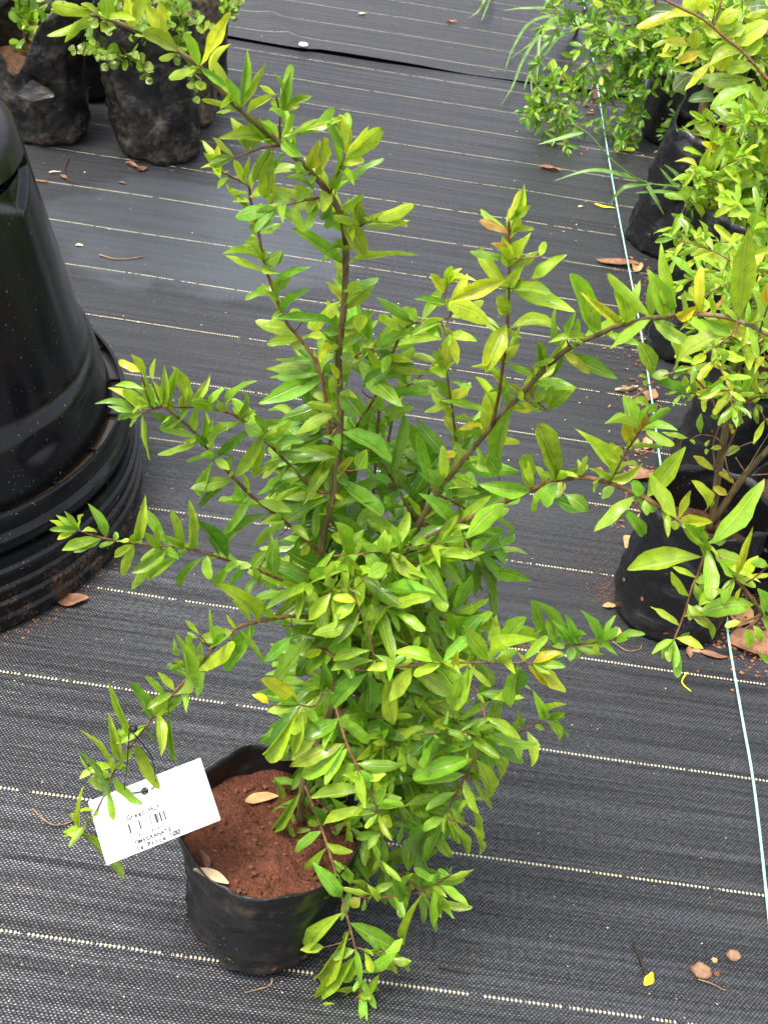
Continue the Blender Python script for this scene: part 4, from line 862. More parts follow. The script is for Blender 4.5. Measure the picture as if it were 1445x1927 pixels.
def extra4(p):
    C4 = cropf(1145, 0, 4.283)
    def lf(txt, dy):
        for it in txt.split('|'):
            f = it.split(); b = C4(float(f[0]), float(f[1])); t = C4(float(f[2]), float(f[3]))
            B0 = RP(bagR4, *b, dy); L = math.hypot(b[0]-t[0], b[1]-t[1])/FPX*proj(B0)[2]
            p.leaf(B0, RP(bagR4, *t, dy + L*p.rng.uniform(-.3, .3)), float(f[4])/4.283/FPX*proj(B0)[2]*1.2, f[5], None, None, .35)
    tw = [(380, -40), (600, 75), (720, 130), (830, 210), (930, 300), (1010, 360), (1090, 430), (1170, 520), (1285, 660)]
    p.stem('twig', [RP(bagR4, *C4(*q), -.35) for q in tw], .0026, .0034, 'red_twig', 7, 4, .1)
    p.stem('twig', [RP(bagR4, *C4(*q), -.35) for q in ((840, 210), (880, 100), (905, 0))], .002, .0014, 'red_twig', 6, 3, 0)
    lf('600 95 222 225 70 Y|720 140 420 160 80 y|700 120 640 -40 130 y|730 110 760 -60 100 y|860 200 1080 90 90 y|900 240 1000 120 110 l|930 300 760 230 90 y|940 310 1090 200 100 y|1000 370 1285 180 130 l|1000 380 870 560 120 y|1080 430 800 540 110 y|1090 440 1240 300 110 l|1180 520 940 560 100 l|1180 640 730 625 110 l|1190 700 820 880 110 l|1200 690 1285 800 100 l|1170 740 1270 1000 110 l|650 370 440 340 100 Y|660 390 700 240 90 y|750 420 560 500 80 Y|560 430 380 450 60 y|820 490 610 740 70 y|1200 960 1030 1060 90 y|1180 990 1190 1360 100 l|1020 840 1060 1120 120 g|860 1080 690 1010 90 l|950 1200 870 1070 70 y|1060 1240 800 1110 80 y|920 1290 750 1150 70 Y|780 1400 610 1380 80 y|850 1330 770 1420 70 Y|970 1330 960 1420 90 y|1060 1330 1040 1470 110 l|900 1520 720 1620 90 y|1050 1480 1040 1610 110 y|1230 1550 1040 1700 90 l|820 1440 680 1460 80 y|930 1480 890 1380 50 y|690 1640 800 1790 50 t|660 1600 590 1490 60 l', -.33)
    lf('700 590 520 730 110 v|860 800 640 815 90 v|640 90 330 90 80 v|1285 200 1110 280 120 v|960 600 800 560 90 v|1285 60 1130 60 110 v', -.05)
plantR4 = row_plant(bagR4, 'leaning shrub with large yellow green leaves arching over the cane stakes',
    [([(1338, 300, .02), (1375, 210, .02), (1400, 140, -.05), (1440, 60, -.2)], .0055, .005), ([(1345, 310, .03), (1352, 220, .03), (1358, 160, .03)], .004, .003)],
    [([(1400, 150, -.05), (1360, 100, -.05), (1330, 60, -.05)], 2), ([(1410, 160, -.02), (1430, 230, -.02), (1420, 300, -.04)], 2), ([(1400, 120, -.02), (1430, 80, -.02), (1450, 20, -.02)], 3), ([(1380, 220, -.02), (1400, 280, -.04), (1360, 330, -.06)], 2)], 'ylgll', .072, spacing=.03, extra=extra4)
# cane stake leaning in the staked bag
st = tube('cane_stake', [RP(bagR4, 1296, 318, .02), RP(bagR4, 1303, 285, .02), RP(bagR4, 1318, 225, .02), RP(bagR4, 1336, 150, .02), RP(bagR4, 1345, 100, .02)], .0125, .0105, M['cane'], None, 10, 3, .12)
tag(st, 'thick brown cane stake pushed into the bag with the pointed corner', 'stake')
# white plant tag half hidden among leaves
def small_tag():
    c = [RP(bagR4, *q, -.40) for q in ((1392, 195), (1423, 218), (1412, 262), (1378, 240))]
    n = (c[1]-c[0]).cross(c[3]-c[0]).normalized()*.0006
    o = link('plant_tag', mesh('plant_tag', [a+n for a in c]+[a-n for a in c], [(0, 1, 2, 3), (7, 6, 5, 4), (0, 4, 5, 1), (1, 5, 6, 2), (2, 6, 7, 3), (3, 7, 4, 0)], False), M['white'])
    tag(o, 'small white plant tag with dark print hanging among yellow leaves', 'tag')
    V, F = [], []
    r = random.Random(5)
    nn = n.normalized(); nn = nn if nn.dot(CAM-c[0]) > 0 else -nn
    for i in range(5):
        for j in range(9):
            if r.random() < .4: continue
            u = .1 + .09*j; v = .50 + .085*i
            p = c[0].lerp(c[1], u).lerp(c[3].lerp(c[2], u), v) + nn*.0012
            a = (c[1]-c[0])*.03; b = (c[3]-c[0])*.025; k = len(V); V += [p, p+a, p+a+b, p+b]; F.append((k, k+1, k+2, k+3))
    m = link('print', mesh('print', V, F, False), M['ink'], o)
small_tag()
# small-leaved shrub at the back with hanging shoots
plantR5 = row_plant(bagR5, 'dense small leaved shrub spilling glossy green shoots over the mat at the back',
    [([(1270, 130, .0), (1250, 60, 0), (1230, -10, 0)], .006, .004)],
    [([(1250, 60, 0), (1180, 15, -.05), (1140, 40, -.1), (1075, 110, -.14), (1040, 165, -.16), (1010, 205, -.17), (985, 212, -.17)], 7),
     ([(1240, 40, 0), (1150, 60, -.1), (1090, 150, -.15), (1060, 210, -.18), (1040, 260, -.2), (1030, 295, -.2)], 7),
     ([(1260, 60, -.02), (1230, 110, -.08), (1205, 170, -.12), (1185, 230, -.15), (1165, 290, -.17), (1150, 340, -.18)], 8),
     ([(1250, 20, .0), (1200, 0, 0), (1120, -20, 0), (1040, 0, 0)], 6), ([(1270, 70, 0), (1290, 40, -.05), (1320, 60, -.06)], 5), ([(1260, 50, 0), (1250, 90, -.1), (1260, 130, -.12), (1290, 150, -.12)], 6),
     ([(1240, 30, 0), (1190, 70, -.1), (1150, 110, -.14), (1110, 180, -.15)], 8), ([(1250, 60, 0), (1200, 100, -.1), (1170, 140, -.12), (1130, 220, -.14)], 7), ([(1300, 20, 0), (1330, 10, -.02), (1370, 30, -.05)], 6),
     ([(1240, 20, .05), (1160, -10, .1), (1080, 30, .05)], 6), ([(1290, 200, -.1), (1300, 260, -.12), (1290, 290, -.13)], 3)], 'ggldd', .048, .33, .021, 'oblong', stem_mat='twig', droop=.25, more=1.25)
plantR8 = row_plant(bagR8, 'leafy shrub behind the staked bag filling the corner', [([(1420, 240, 0), (1430, 150, 0), (1430, 60, 0)], .006, .004)],
    [([(1425, 180, 0), (1390, 120, 0), (1360, 70, 0)], 5), ([(1430, 120, 0), (1450, 50, 0), (1440, -20, 0)], 5), ([(1425, 200, 0), (1460, 180, 0), (1480, 140, 0)], 4), ([(1428, 140, 0), (1380, 30, 0), (1340, -10, 0)], 5)], 'glld', .07, .34, .03)
plantR6 = row_plant(bagR6, 'shrub deep in the row with dark green undergrowth leaves', [([(1420, 480, 0), (1425, 420, 0), (1430, 340, 0)], .005, .004)],
    [([(1425, 420, 0), (1390, 380, 0), (1360, 390, 0)], 4), ([(1425, 380, 0), (1450, 330, 0), (1460, 280, 0)], 4), ([(1420, 450, 0), (1450, 470, -.03), (1440, 540, -.05)], 5), ([(1420, 440, 0), (1400, 470, -.04), (1410, 520, -.06)], 4)], 'gdld', .055)
# ferny weed with little leaflets in the wide open bag
fw = Plant('fern_weed', RP(bagR2, 1400, 812), 'tiny ferny weed growing in the compost of the wide open bag', 'weed')
for (a, b_) in (((1380, 830), (1425, 810)), ((1395, 800), (1400, 760)), ((1420, 830), (1445, 800)), ((1370, 818), (1395, 822))):
    P = [RP(bagR2, *a, -.02), RP(bagR2, (a[0]+b_[0])/2, (a[1]+b_[1])/2-3, -.03), RP(bagR2, *b_, -.02)]
    fw.stem('stalk', P, .0006, .0004, 'twig', 5, 3, 0); ax = (P[2]-P[0])
    for k in range(11):
        q = P[0] + ax*(k/11); sd = ax.cross(CAM-q).normalized()*.010*(1-.05*k)
        for s_ in (1, -1): fw.leaf(q, q + sd*s_ + ax*.08, .0035, 'd', 'oblong', CAM-q, .2)
fw.finish(300)

# ================================================================ far left herbs
def herb(bag, label, stems, n, tones, L, kind='round', ratio=.8, spacing=.022):
    l = bag.location; p = Plant('potted_herb', (l.x, l.y, bag['soil_z']), label, 'plant', 'plants in the far left bags')
    r = p.rng
    for pts in stems:
        P = [PY(x, y, l.y + d) for x, y, d in pts]
        p.stem('stem', P, .003, .0016, 'twig', 6, 4, .1)
        p.twig_leaves(P, spacing, L, ratio, tones, kind, .45, 1.0, 1.0)
        for k in range(n):
            t = r.uniform(.4, 1); i = min(int(t*(len(P)-1)), len(P)-2); a = P[i].lerp(P[i+1], t*(len(P)-1)-i)
            d = Vector((r.gauss(0, 1), r.gauss(-.2, .8), r.gauss(.15, .6))).normalized()*r.uniform(.05, .12)
            Q = [a, a+d*.5+Vector((0, 0, .01)), a+d]
            p.stem('twig', Q, .0012, .0008, 'red_twig', 5, 3, 0); p.twig_leaves(Q, spacing, L, ratio, tones, kind, .2, 1.0, 1.0)
    p.finish(260); return p
herb(bagA, 'bare stemmed plant with a few leaves high above the flapped bag', [[(66, 138, 0), (52, 90, 0), (40, 30, 0), (32, -40, 0)], [(72, 132, 0), (60, 90, 0), (55, 30, 0), (58, -30, 0)], [(75, 105, 0), (88, 70, 0), (90, 40, 0)]], 2, 'gldl', .045, 'oblong', .55)
herb(bagB, 'low herb with many small round green leaves in the crumpled bag', [[(258, 118, 0), (245, 70, 0), (235, 30, 0)], [(290, 120, 0), (300, 80, 0), (310, 30, 0)], [(270, 120, -.05), (215, 100, -.08), (180, 85, -.08)], [(280, 120, -.06), (260, 105, -.1), (225, 115, -.12)],
     [(300, 115, -.02), (330, 100, -.06), (355, 95, -.06)], [(275, 120, .03), (270, 60, .05), (290, 0, .05)], [(265, 118, -.04), (230, 60, -.05), (190, 30, -.05)], [(285, 118, -.04), (320, 60, -.05), (345, 40, -.05)]], 6, 'rrlgr', .030, 'round', .85, .019)
herb(bagD, 'round leaved herb crowning the tall bag at the back', [[(370, 20, 0), (375, -20, 0), (380, -60, 0)], [(360, 20, -.04), (380, 12, -.08), (420, -5, -.08)], [(365, 25, -.06), (350, 20, -.1), (335, 10, -.1)], [(370, 25, -.06), (390, 30, -.1), (405, 25, -.1)]], 3, 'rrlgr', .032, 'round', .85, .02)
herb(bagE, 'loose herb in the dark bag between the dusty ones', [[(160, 20, 0), (150, -20, 0)], [(150, 20, -.04), (120, 10, -.06), (95, 0, -.06)], [(165, 25, -.05), (185, 15, -.08), (200, 20, -.08)]], 4, 'glrl', .036, 'round', .75, .02)
herb(bagF, 'dark leaved herb in the rearmost left bag', [[(10, 60, 0), (15, 20, 0)], [(0, 60, -.04), (20, 40, -.08), (40, 30, -.1)]], 4, 'dgdl', .045, 'oblong', .6, .024)

# ================================================================ grass
def blade(p, pts, w_, tone):
    P = [Vector(q) for q in pts]
    for i in range(0, len(P)-1): pass
    V, F, UVs = [], [], []
    S = smooth_path(P, 5); n = len(S)
    for i, q in enumerate(S):
        t = (S[min(i+1, n-1)]-S[max(i-1, 0)]).normalized(); sd = t.cross((CAM-q).normalized()*.6 + UP*.5).normalized()
        ww = w_*min(1, .45 + i/n*2.2)*(1-(i/(n-1))**2.5)
        nn = sd.cross(t).normalized()
        V += [q - sd*ww, q - nn*ww*.3, q + sd*ww]
    V = local(p.root, V)
    for i in range(n-1):
        a = i*3; F += [(a, a+1, a+4, a+3), (a+1, a+2, a+5, a+4)]
    o = link('blade', mesh('blade', V, F), M['grass'], p.root); return o
def gp(x, y, z): return G(x, y, z)
tuft = Plant('grass_tuft', G(1085, 60), 'drooping tuft of long pale grass blades beside the small leaved shrub', 'grass')
for b_ in ([(1085,62,0),(1060,30,.10),(1000,40,.08),(965,90,.04),(948,140,.02)], [(1085,62,0),(1070,40,.14),(1020,60,.12),(985,110,.06),(965,160,.03),(941,200,.01)], [(1085,62,0),(1050,30,.16),(1018,60,.14),(1012,110,.08),(1009,165,.02)],
           [(1085,62,0),(1060,60,.12),(1020,90,.08),(995,140,.04),(985,170,.01)], [(1085,62,0),(1080,30,.12),(1040,40,.14),(1000,80,.08),(960,110,.04)], [(1085,62,0),(1060,20,.12),(990,15,.10),(945,20,.08)],
           [(1085,62,0),(1090,30,.14),(1070,30,.2),(1045,60,.14),(1025,100,.06)], [(1085,62,0),(1070,20,.15),(1030,0,.18),(980,-10,.15)], [(1085,62,0),(1050,70,.07),(1020,110,.05),(1000,150,.02),(1003,185,.01)], [(1085,62,0),(1100,20,.15),(1120,10,.18),(1140,40,.12)]):
    blade(tuft, [gp(*q) for q in b_], .0065, 'g')
far_tuft = Plant('grass_tuft', G(925, -40), 'thin grass blades at the far edge of the mat', 'grass')
for b_ in ([(925,-40,0),(920,0,.06),(905,40,.02)], [(925,-40,0),(915,-10,.08),(900,20,.04),(880,35,.01)]):
    blade(far_tuft, [gp(*q) for q in b_], .005, 'g')
sedge = Plant('sedge_weed', RP(bagR4, 1300, 370), 'sprawling sedge with long narrow light green blades over the pointed bag', 'grass')
def sb(pts): return [RP(bagR4, x, y, d) for x, y, d in pts]
sedge.stem('stalk', sb([(1310, 372, -.13), (1270, 352, -.16), (1220, 345, -.18), (1180, 325, -.2), (1140, 290, -.2), (1110, 255, -.2), (1075, 232, -.2)]), .0022, .0014, 'red_twig', 6, 4, 0).data.materials[0] = M['grass']
for b_ in ([(1215,345,-.18),(1170,328,-.2),(1110,320,-.22),(1040,341,-.22)], [(1098,248,-.2),(1060,258,-.2),(1011,272,-.2)], [(1225,345,-.18),(1180,350,-.2),(1160,365,-.2),(1145,388,-.2)], [(1212,340,-.18),(1230,370,-.2),(1249,404,-.2)],
           [(1290,366,-.15),(1240,360,-.18),(1194,363,-.2)], [(1290,366,-.15),(1262,340,-.16),(1240,314,-.16)], [(1285,345,-.15),(1270,325,-.15),(1248,309,-.15)], [(1300,370,-.15),(1295,400,-.16),(1290,427,-.16)],
           [(1300,375,-.15),(1330,380,-.15),(1368,362,-.15)], [(1320,395,-.15),(1290,420,-.16),(1275,450,-.16)], [(1310,372,-.15),(1340,366,-.15),(1380,370,-.15)], [(1280,348,-.15),(1262,348,-.16),(1245,356,-.17)], [(1300,378,-.13),(1310,352,-.13),(1303,335,-.13)]):
    blade(sedge, sb(b_), .0058, 'l')

# ================================================================ the price card on its cord
CARD_D = 1.215
def CP(px, py, d=CARD_D): return CAM + ray(px, py)*d
c0 = CP(161, 1511, 1.255); c1 = CP(372, 1428, 1.265); c2 = CP(416, 1543, 1.24); c3 = c0 + (c2 - c1)
ex = (c1-c0); Wc = ex.length; ex.normalize(); ey = (c0-c3); ey = (ey - ex*ey.dot(ex)); Hc = ey.length; ey.normalize(); ez = ex.cross(ey)
mc = Matrix((ex, ey, ez)).transposed().to_4x4(); mc.translation = c3
card = bpy.data.objects.new('price_card', None); COL.objects.link(card); card.empty_display_size = .01; card.matrix_world = mc
tag(card, 'white price card with barcode hanging from the lower left branch', 'card')
def add_part(name, V, F, mat, par, smooth=False):
    o = link(name, mesh(name, V, F, smooth), mat); o.parent = par; return o
hx, hy, hr = Wc*.475, Hc*.83, .0038           # punched hole
V, F = [], []
n = 32
def rect_pt(a):
    dx, dy = cos(a), sin(a); t = min((Wc-hx)/dx if dx > 1e-9 else 1e9, -hx/dx if dx < -1e-9 else 1e9, (Hc-hy)/dy if dy > 1e-9 else 1e9, -hy/dy if dy < -1e-9 else 1e9)
    return (hx+dx*t, hy+dy*t)
angs = sorted([2*pi*k/n for k in range(n)] + [math.atan2(cy-hy, cx-hx) % (2*pi) for cx in (0, Wc) for cy in (0, Hc)])
def cz(x, y): return .0004*sin(pi*x/Wc)
n = len(angs)
for zo in (.0002, -.0002):
    for a in angs: x, y = hx+hr*cos(a), hy+hr*sin(a); V.append((x, y, cz(x, y)+zo))
    for f in (.34, .67, 1.0):
        for a in angs:
            q = rect_pt(a); x = hx+hr*cos(a); y = hy+hr*sin(a); x += (q[0]-x)*f; y += (q[1]-y)*f; V.append((x, y, cz(x, y)+zo))
for side in (0, 1):
    for j in range(3):
        for k in range(n):
            k2 = (k+1) % n; a = side*4*n + j*n
            f = (a+k, a+n+k, a+n+k2, a+k2); F.append(f if side == 0 else tuple(reversed(f)))
for k in range(n):
    k2 = (k+1) % n; F.append((3*n+k, 7*n+k, 7*n+k2, 3*n+k2)); F.append((k2, 4*n+k2, 4*n+k, k))
sheet_o = add_part('card_sheet', V, F, M['card'], card, True)
def printed(text, x, y, size, adv, mat, name='printed_text', bold=.0):
    V, F = [], []
    for i, ch in enumerate(text):
        if ch == ' ': continue
        cu = bpy.data.curves.new('glyph', 'FONT'); cu.body = ch; cu.size = size; cu.align_x = 'CENTER'; cu.offset = bold; cu.resolution_u = 2
        ob = bpy.data.objects.new('glyph', cu); COL.objects.link(ob)
        dg = bpy.context.evaluated_depsgraph_get(); me = ob.evaluated_get(dg).to_mesh()
        k = len(V); gx = x + adv*i
        for v in me.vertices: V.append((gx + v.co.x*.86, y + v.co.y, cz(gx, y) + .0010))
        F += [tuple(k+j for j in pl.vertices) for pl in me.polygons]
        ob.evaluated_get(dg).to_mesh_clear(); bpy.data.objects.remove(ob); bpy.data.curves.remove(cu)
    return add_part(name, V, F, mat, sheet_o)
def uvc(px, py):                               # a place on the card
    d = ray(px, py); t = (c3-CAM).dot(ez)/d.dot(ez); q = CAM + d*t - c3; return q.dot(ex), q.dot(ey)
S = Wc
u, v = uvc(244, 1544); printed('Green Hut', u, v, S*.062, S*.0325, M['ink'], bold=.00018)
u, v = uvc(259, 1577); printed('3865783672', u, v, S*.034, S*.0275, M['ink'], bold=.00014)
u, v = uvc(252, 1588); printed('>', u, v+S*.006, S*.035, 0, M['ink'])
u, v = uvc(260, 1589); printed('OMEGRANATE.', u, v, S*.050, S*.0318, M['ink'], bold=.00020)
u, v = uvc(262, 1601); printed('le Price', u, v, S*.056, S*.0325, M['ink'], bold=.00020)
u, v = uvc(324, 1575); printed('1\u00d8\u00d8', u, v, S*.056, S*.0325, M['ink'], bold=.00020)
# barcode: each bar its own strip
u0, v0 = uvc(241, 1552); u1, v1 = uvc(309, 1524); ht = S*.080
r = random.Random(12)
bars = [(0, 2.4), (4.6, 1), (8.0, 1), (11.2, 1), (14.2, 2), (17.2, 1), (20.5, 1), (23.6, 1.2), (26.5, .8), (29.4, 1.3), (32.4, 1), (36.0, 3.2), (40.0, 1), (42.4, 2.2), (45.8, 1), (48.0, 2)]
for k, (b_, wd) in enumerate(bars):
    x0 = u0 + (u1-u0)*b_/50; x1 = x0 + (u1-u0)*wd/50*1.05; y1 = v0 + .0; z = cz(x0, v0)+.0010
    add_part('barcode_bar', [(x0, y1-ht, z), (x1, y1-ht, z), (x1, y1, z), (x0, y1, z)], [(0, 1, 2, 3)], M['ink'] if k in (0, 4, 11, 12, 13, 14, 15) else M['ink_faint'], sheet_o)
# cord loop from the hole round the branch, with its black toggle
kn = B(*CE(648, 740), -.085)
hole = c3 + ex*hx + ey*hy
cord = tube('card_cord', [hole + ez*.001, hole - ex*.012 + ey*.002 + ez*.005, CP(235, 1486, 1.235), CP(240, 1440, 1.20), kn + Vector((-.004, 0, 0)), kn, CP(283, 1420, 1.20), CP(292, 1455, 1.205), CP(291, 1480, 1.25), hole - ez*.002], .00065, .00065, M['black_cord'], None, 6, 5)
tag(cord, 'thin black cord tying the price card to the branch', 'cord')
tv = [(.0008, -.0055), (.0028, -.0047), (.0034, -.0025), (.0034, .0025), (.0028, .0047), (.0008, .0055)]
V, F = [], []
for rr, z in tv:
    for k in range(10):
        a = 2*pi*k/10; V.append((rr*cos(a)*(1.08 if k % 2 else .94), rr*sin(a), z))
for i in range(5):
    for k in range(10): F.append((i*10+k, i*10+(k+1) % 10, (i+1)*10+(k+1) % 10, (i+1)*10+k))
F += [tuple(reversed(range(10))), tuple(range(50, 60))]
tg = link('toggle', mesh('toggle', V, F), M['black_cord'], cord); tg.location = B(*CE(645, 714), -.09); tg.rotation_euler = (.5, .5, 0)

# ================================================================ string along the row
SP = [G(1466, 1927, .02), G(1443, 1700, .016), G(1418, 1480, .012), G(1392, 1330, .012), G(1367, 1180, .012), G(1370, 1125, .012), G(1350, 1060, .012), G(1318, 1005, .012), G(1278, 965, .012), G(1250, 920, .012), G(1243, 880, .012), G(1224, 740, .012), G(1203, 610, .012), G(1180, 490, .012), G(1160, 385, .012), G(1142, 280, .012), G(1128, 190, .012), G(1112, 90, .015), G(1100, 20, .012), G(1090, -60, .012)]
sg = tube('green_string', SP, .0019, .0018, M['string'], None, 6, 5, .1)
tag(sg, 'pale green plastic string stretched along the row of bags', 'string')

# ================================================================ litter on the mat
def curl_leaf(name, px, py, L, W_, ang, mat, label, curl=.35, cat='leaf', z=None, group='fallen leaves and litter on the mat', par=None):
    c = G(px, py, z or 0) if z else G(px, py)
    if not z: c.z = matz(c.x, c.y) + .0012
    r = random.Random(int(px*7+py)); V, F = [], []
    k = r.uniform(.7, 1.5); ph = r.uniform(0, 6.3); tw = r.uniform(-1.2, 1.2)*min(1, curl*1.4); bend = r.uniform(-.22, .22)
    for i in range(11):
        t = i/10; wv = W_*.5*(sin(pi*min(.985, max(.015, t))**.85))**.8*(1 + .10*sin(t*11+ph)) + .0004
        for s in (-1, -.4, .4, 1):
            roll = curl*k*(.35+.65*abs(sin(t*2.3+ph)))
            y = s*wv*cos(min(1.2, roll*abs(s))); q = wv*abs(s)**1.4*sin(min(1.4, roll*1.3)) + .5*curl*L*(t-.45)**2 + s*wv*sin(tw*(t-.4))*.6 + .02*L*sin(t*14+s*2+ph)*curl
            V.append(((t-.5)*L, y + bend*L*(t-.5)**2*2, q))
    lo = min(v[2] for v in V); V = [(x, y, q-lo) for x, y, q in V]
    for i in range(10):
        for j in range(3): F.append((i*4+j, i*4+j+1, i*4+j+5, i*4+j+4))
    nv = len(V); V += [(x, y, q+.0005) for x, y, q in V]; F += [tuple(a+nv for a in reversed(f)) for f in list(F)]
    o = link(name, mesh(name, V, F), mat); o.location = c; o.rotation_euler = (0, 0, ang); tag(o, label, cat, group); return o
def stone(px, py, s, mat, label, z=0.0, cat='stone'):
    c = G(px, py); bm = bmesh.new(); bmesh.ops.create_icosphere(bm, subdivisions=3, radius=1)
    for v in bm.verts:
        k = 1 + .28*noise.noise(v.co*1.4 + Vector((px, py, 0))) + .12*noise.noise(v.co*3.4 + Vector((py, px, 0)))
        v.co = Vector((v.co.x*s*k*1.15, v.co.y*s*k*.9, max(-.45, v.co.z*k*.75)*s + s*.45))
    me = bpy.data.meshes.new('stone'); bm.to_mesh(me); bm.free(); me.polygons.foreach_set('use_smooth', [True]*len(me.polygons))
    o = link('stone', me, mat); o.location = (c.x, c.y, matz(c.x, c.y)-.0008); tag(o, label, cat, 'fallen leaves and litter on the mat'); return o
stone(1317, 1834, .0105, M['stone'], 'lumpy tan stone on the mat, largest of the pebbles')
stone(1377, 1803, .0072, M['stone'], 'small brown pebble up the mat from the lumpy tan stone')
stone(1342, 1810, .0034, M['tan'], 'tiny pale pebble between the lumpy stone and brown pebble')
stone(1346, 1836, .0034, M['red_clod'], 'tiny red pebble touching close beside the lumpy tan stone')
def twig(pts, r0, r1, mat, label, z=.002):
    P = [G(x, y) for x, y in pts]
    for p in P: p.z = matz(p.x, p.y) + r0 + z*.5
    o = tube('dry_twig', P, r0, r1, mat, None, 6, 4, .3); tag(o, label, 'twig', 'twigs lying on the mat'); return o
twig([(1190, 1780), (1203, 1810), (1213, 1840)], .0018, .0026, M['dark_twig'], 'short dark twig pointing at the bright yellow fallen leaf')
twig([(1310, 1848), (1335, 1856), (1362, 1870)], .0011, .0008, M['cane'], 'thin straw coloured twig by the lumpy tan stone')
twig([(188, 481), (215, 489), (240, 489), (270, 485)], .0021, .0012, M['cane'], 'curved brown twig on the mat beside the tall tub')
twig([(825, 1825), (860, 1832), (882, 1838)], .0018, .001, M['dark_twig'], 'short crumbly twig below the drooping pomegranate shoot')
twig([(512, 1845), (509, 1858), (495, 1864), (460, 1873)], .0013, .0008, M['cane'], 'pale root trailing out from under the red soil bag')
twig([(1148, 1215), (1175, 1232), (1200, 1230), (1203, 1222)], .0012, .0008, M['cane'], 'hooked reddish twig at the foot of the front bag')
twig([(1290, 1272), (1280, 1290), (1297, 1307)], .0014, .0009, M['yellow_leaf'], 'straight yellow leaf stalk below the front bag')
twig([(62, 1529), (95, 1558), (125, 1558), (150, 1545)], .0012, .0007, M['cane'], 'thin dried shoot lying past the price card')
twig([(130, 300), (122, 320), (128, 340), (150, 348)], .0016, .0012, M['dark_twig'], 'bent black twig on the damp patch by the left bags')
curl_leaf('fallen_leaf', 1219, 1848, .0215, .0095, -2.1+3.14, M['yellow_leaf'], 'bright yellow oval leaf lying on the mat', .12)
curl_leaf('fallen_leaf', 1163, 497, .105, .034, .1, M['dry'], 'large pinkish brown dry leaf by the string and tall folded bag', .5)
curl_leaf('fallen_leaf', 1215, 985, .055, .04, 1.0, M['tan'], 'tan papery leaf tucked behind the front bag', .3)
curl_leaf('fallen_leaf', 1190, 1022, .045, .034, .7, M['tan'], 'broad tan leaf against the left side of the front bag', .3)
curl_leaf('fallen_leaf', 1146, 1143, .022, .014, .3, M['tan'], 'small curled tan leaf at the left corner of the front bag', .8)
curl_leaf('fallen_leaf', 1163, 1198, .034, .015, 1.9, M['tan'], 'folded tan leaf by the seam near the front bag', .8)
curl_leaf('fallen_leaf', 1292, 1237, .026, .010, 1.5, M['dry'], 'narrow brown leaf standing under the front bag', .8)
curl_leaf('fallen_leaf', 1312, 1227, .024, .010, -.2, M['tan'], 'small orange leaf at the foot of the front bag', .5)
curl_leaf('fallen_leaf', 1338, 1243, .042, .014, -.1, M['dry'], 'reddish flake of leaf between the front bag and string', .4)
curl_leaf('fallen_leaf', 1210, 898, .075, .03, .2, M['dry'], 'reddish brown dry leaf below the upright tan one', .5)
curl_leaf('fallen_leaf', 1216, 838, .04, .022, 1.4, M['tan'], 'upright tan dry leaf beside the string', .8)
curl_leaf('fallen_leaf', 1222, 745, .05, .03, 1.2, M['dry'], 'brown dry leaf leaning on the open mouthed bag', .7)
curl_leaf('fallen_leaf', 1180, 735, .055, .02, .5, M['pale'], 'curled pale orange leaf by the dashed line and string', .9)
curl_leaf('fallen_leaf', 1198, 505, .05, .03, 1.2, M['tan'], 'bent tan leaf beside the large pinkish dry leaf', .8)
curl_leaf('fallen_leaf', 1035, 320, .065, .026, -.1, M['dry'], 'dry arched brown leaf on a dashed line behind the plant', .9)
curl_leaf('fallen_leaf', 975, 382, .034, .022, .5, M['brown'], 'small folded brown leaf on the open mat', .9)
curl_leaf('fallen_leaf', 1137, 390, .055, .014, -.15, M['yellow_leaf'], 'long yellow green leaf on the mat beside the string', .2)
curl_leaf('fallen_leaf', 1092, 390, .014, .010, .2, M['pale'], 'tiny cream scrap near the long yellow leaf', .6)
curl_leaf('fallen_leaf', 1063, 160, .075, .05, .3, M['dry'], 'broad pinkish dry leaf under the small leaved shrub', .5)
curl_leaf('fallen_leaf', 1130, 185, .10, .06, .9, M['brown'], 'big curled brown leaf beneath the hanging shoots', .8)
curl_leaf('fallen_leaf', 250, 314, .045, .022, -.5, M['dry'], 'brown curled leaf at the foot of the crumpled bag', .8)
curl_leaf('fallen_leaf', 268, 320, .03, .02, .9, M['brown'], 'dark scrap of leaf under the crumpled bag', .8)
curl_leaf('fallen_leaf', 104, 324, .03, .008, .5, M['pale'], 'cream stick like scrap near the dusty bag', .3)
curl_leaf('fallen_leaf', 121, 335, .025, .014, -.6, M['dry'], 'small reddish scrap beside the cream one', .7)
curl_leaf('fallen_leaf', 231, 346, .018, .010, .1, M['dry'], 'red brown scrap at the edge of the damp patch', .7)
curl_leaf('fallen_leaf', 80, 341, .026, .010, .1, M['dry'], 'flat brown scrap on the dashed line near the tub', .5)
curl_leaf('fallen_leaf', 150, 462, .016, .011, .3, M['pale'], 'pale seed like scrap on the damp patch', .3)
curl_leaf('fallen_leaf', 681, 29, .026, .018, .3, M['pale'], 'yellowish scrap on the far mat beyond the seam', .6)
curl_leaf('fallen_leaf', 849, 44, .036, .02, .1, M['dry'], 'orange brown leaf on the far mat beyond the seam', .6)
curl_leaf('fallen_leaf', 133, 1138, .05, .028, .2, M['dry'], 'reddish brown leaf scrap against the ribbed tub', .6)
curl_leaf('fallen_leaf', 1420, 1215, .09, .06, .3, M['dry'], 'wide red brown dead leaf beside the string at the seam', .4)
curl_leaf('fallen_leaf', 1395, 1160, .06, .04, 1.3, M['tan'], 'orange dead leaf between the front bag and shaded bag', .5)
curl_leaf('fallen_leaf', 1155, 1195, .018, .009, 1.2, M['tan'], 'little bent tan leaf on the raised seam', .8)
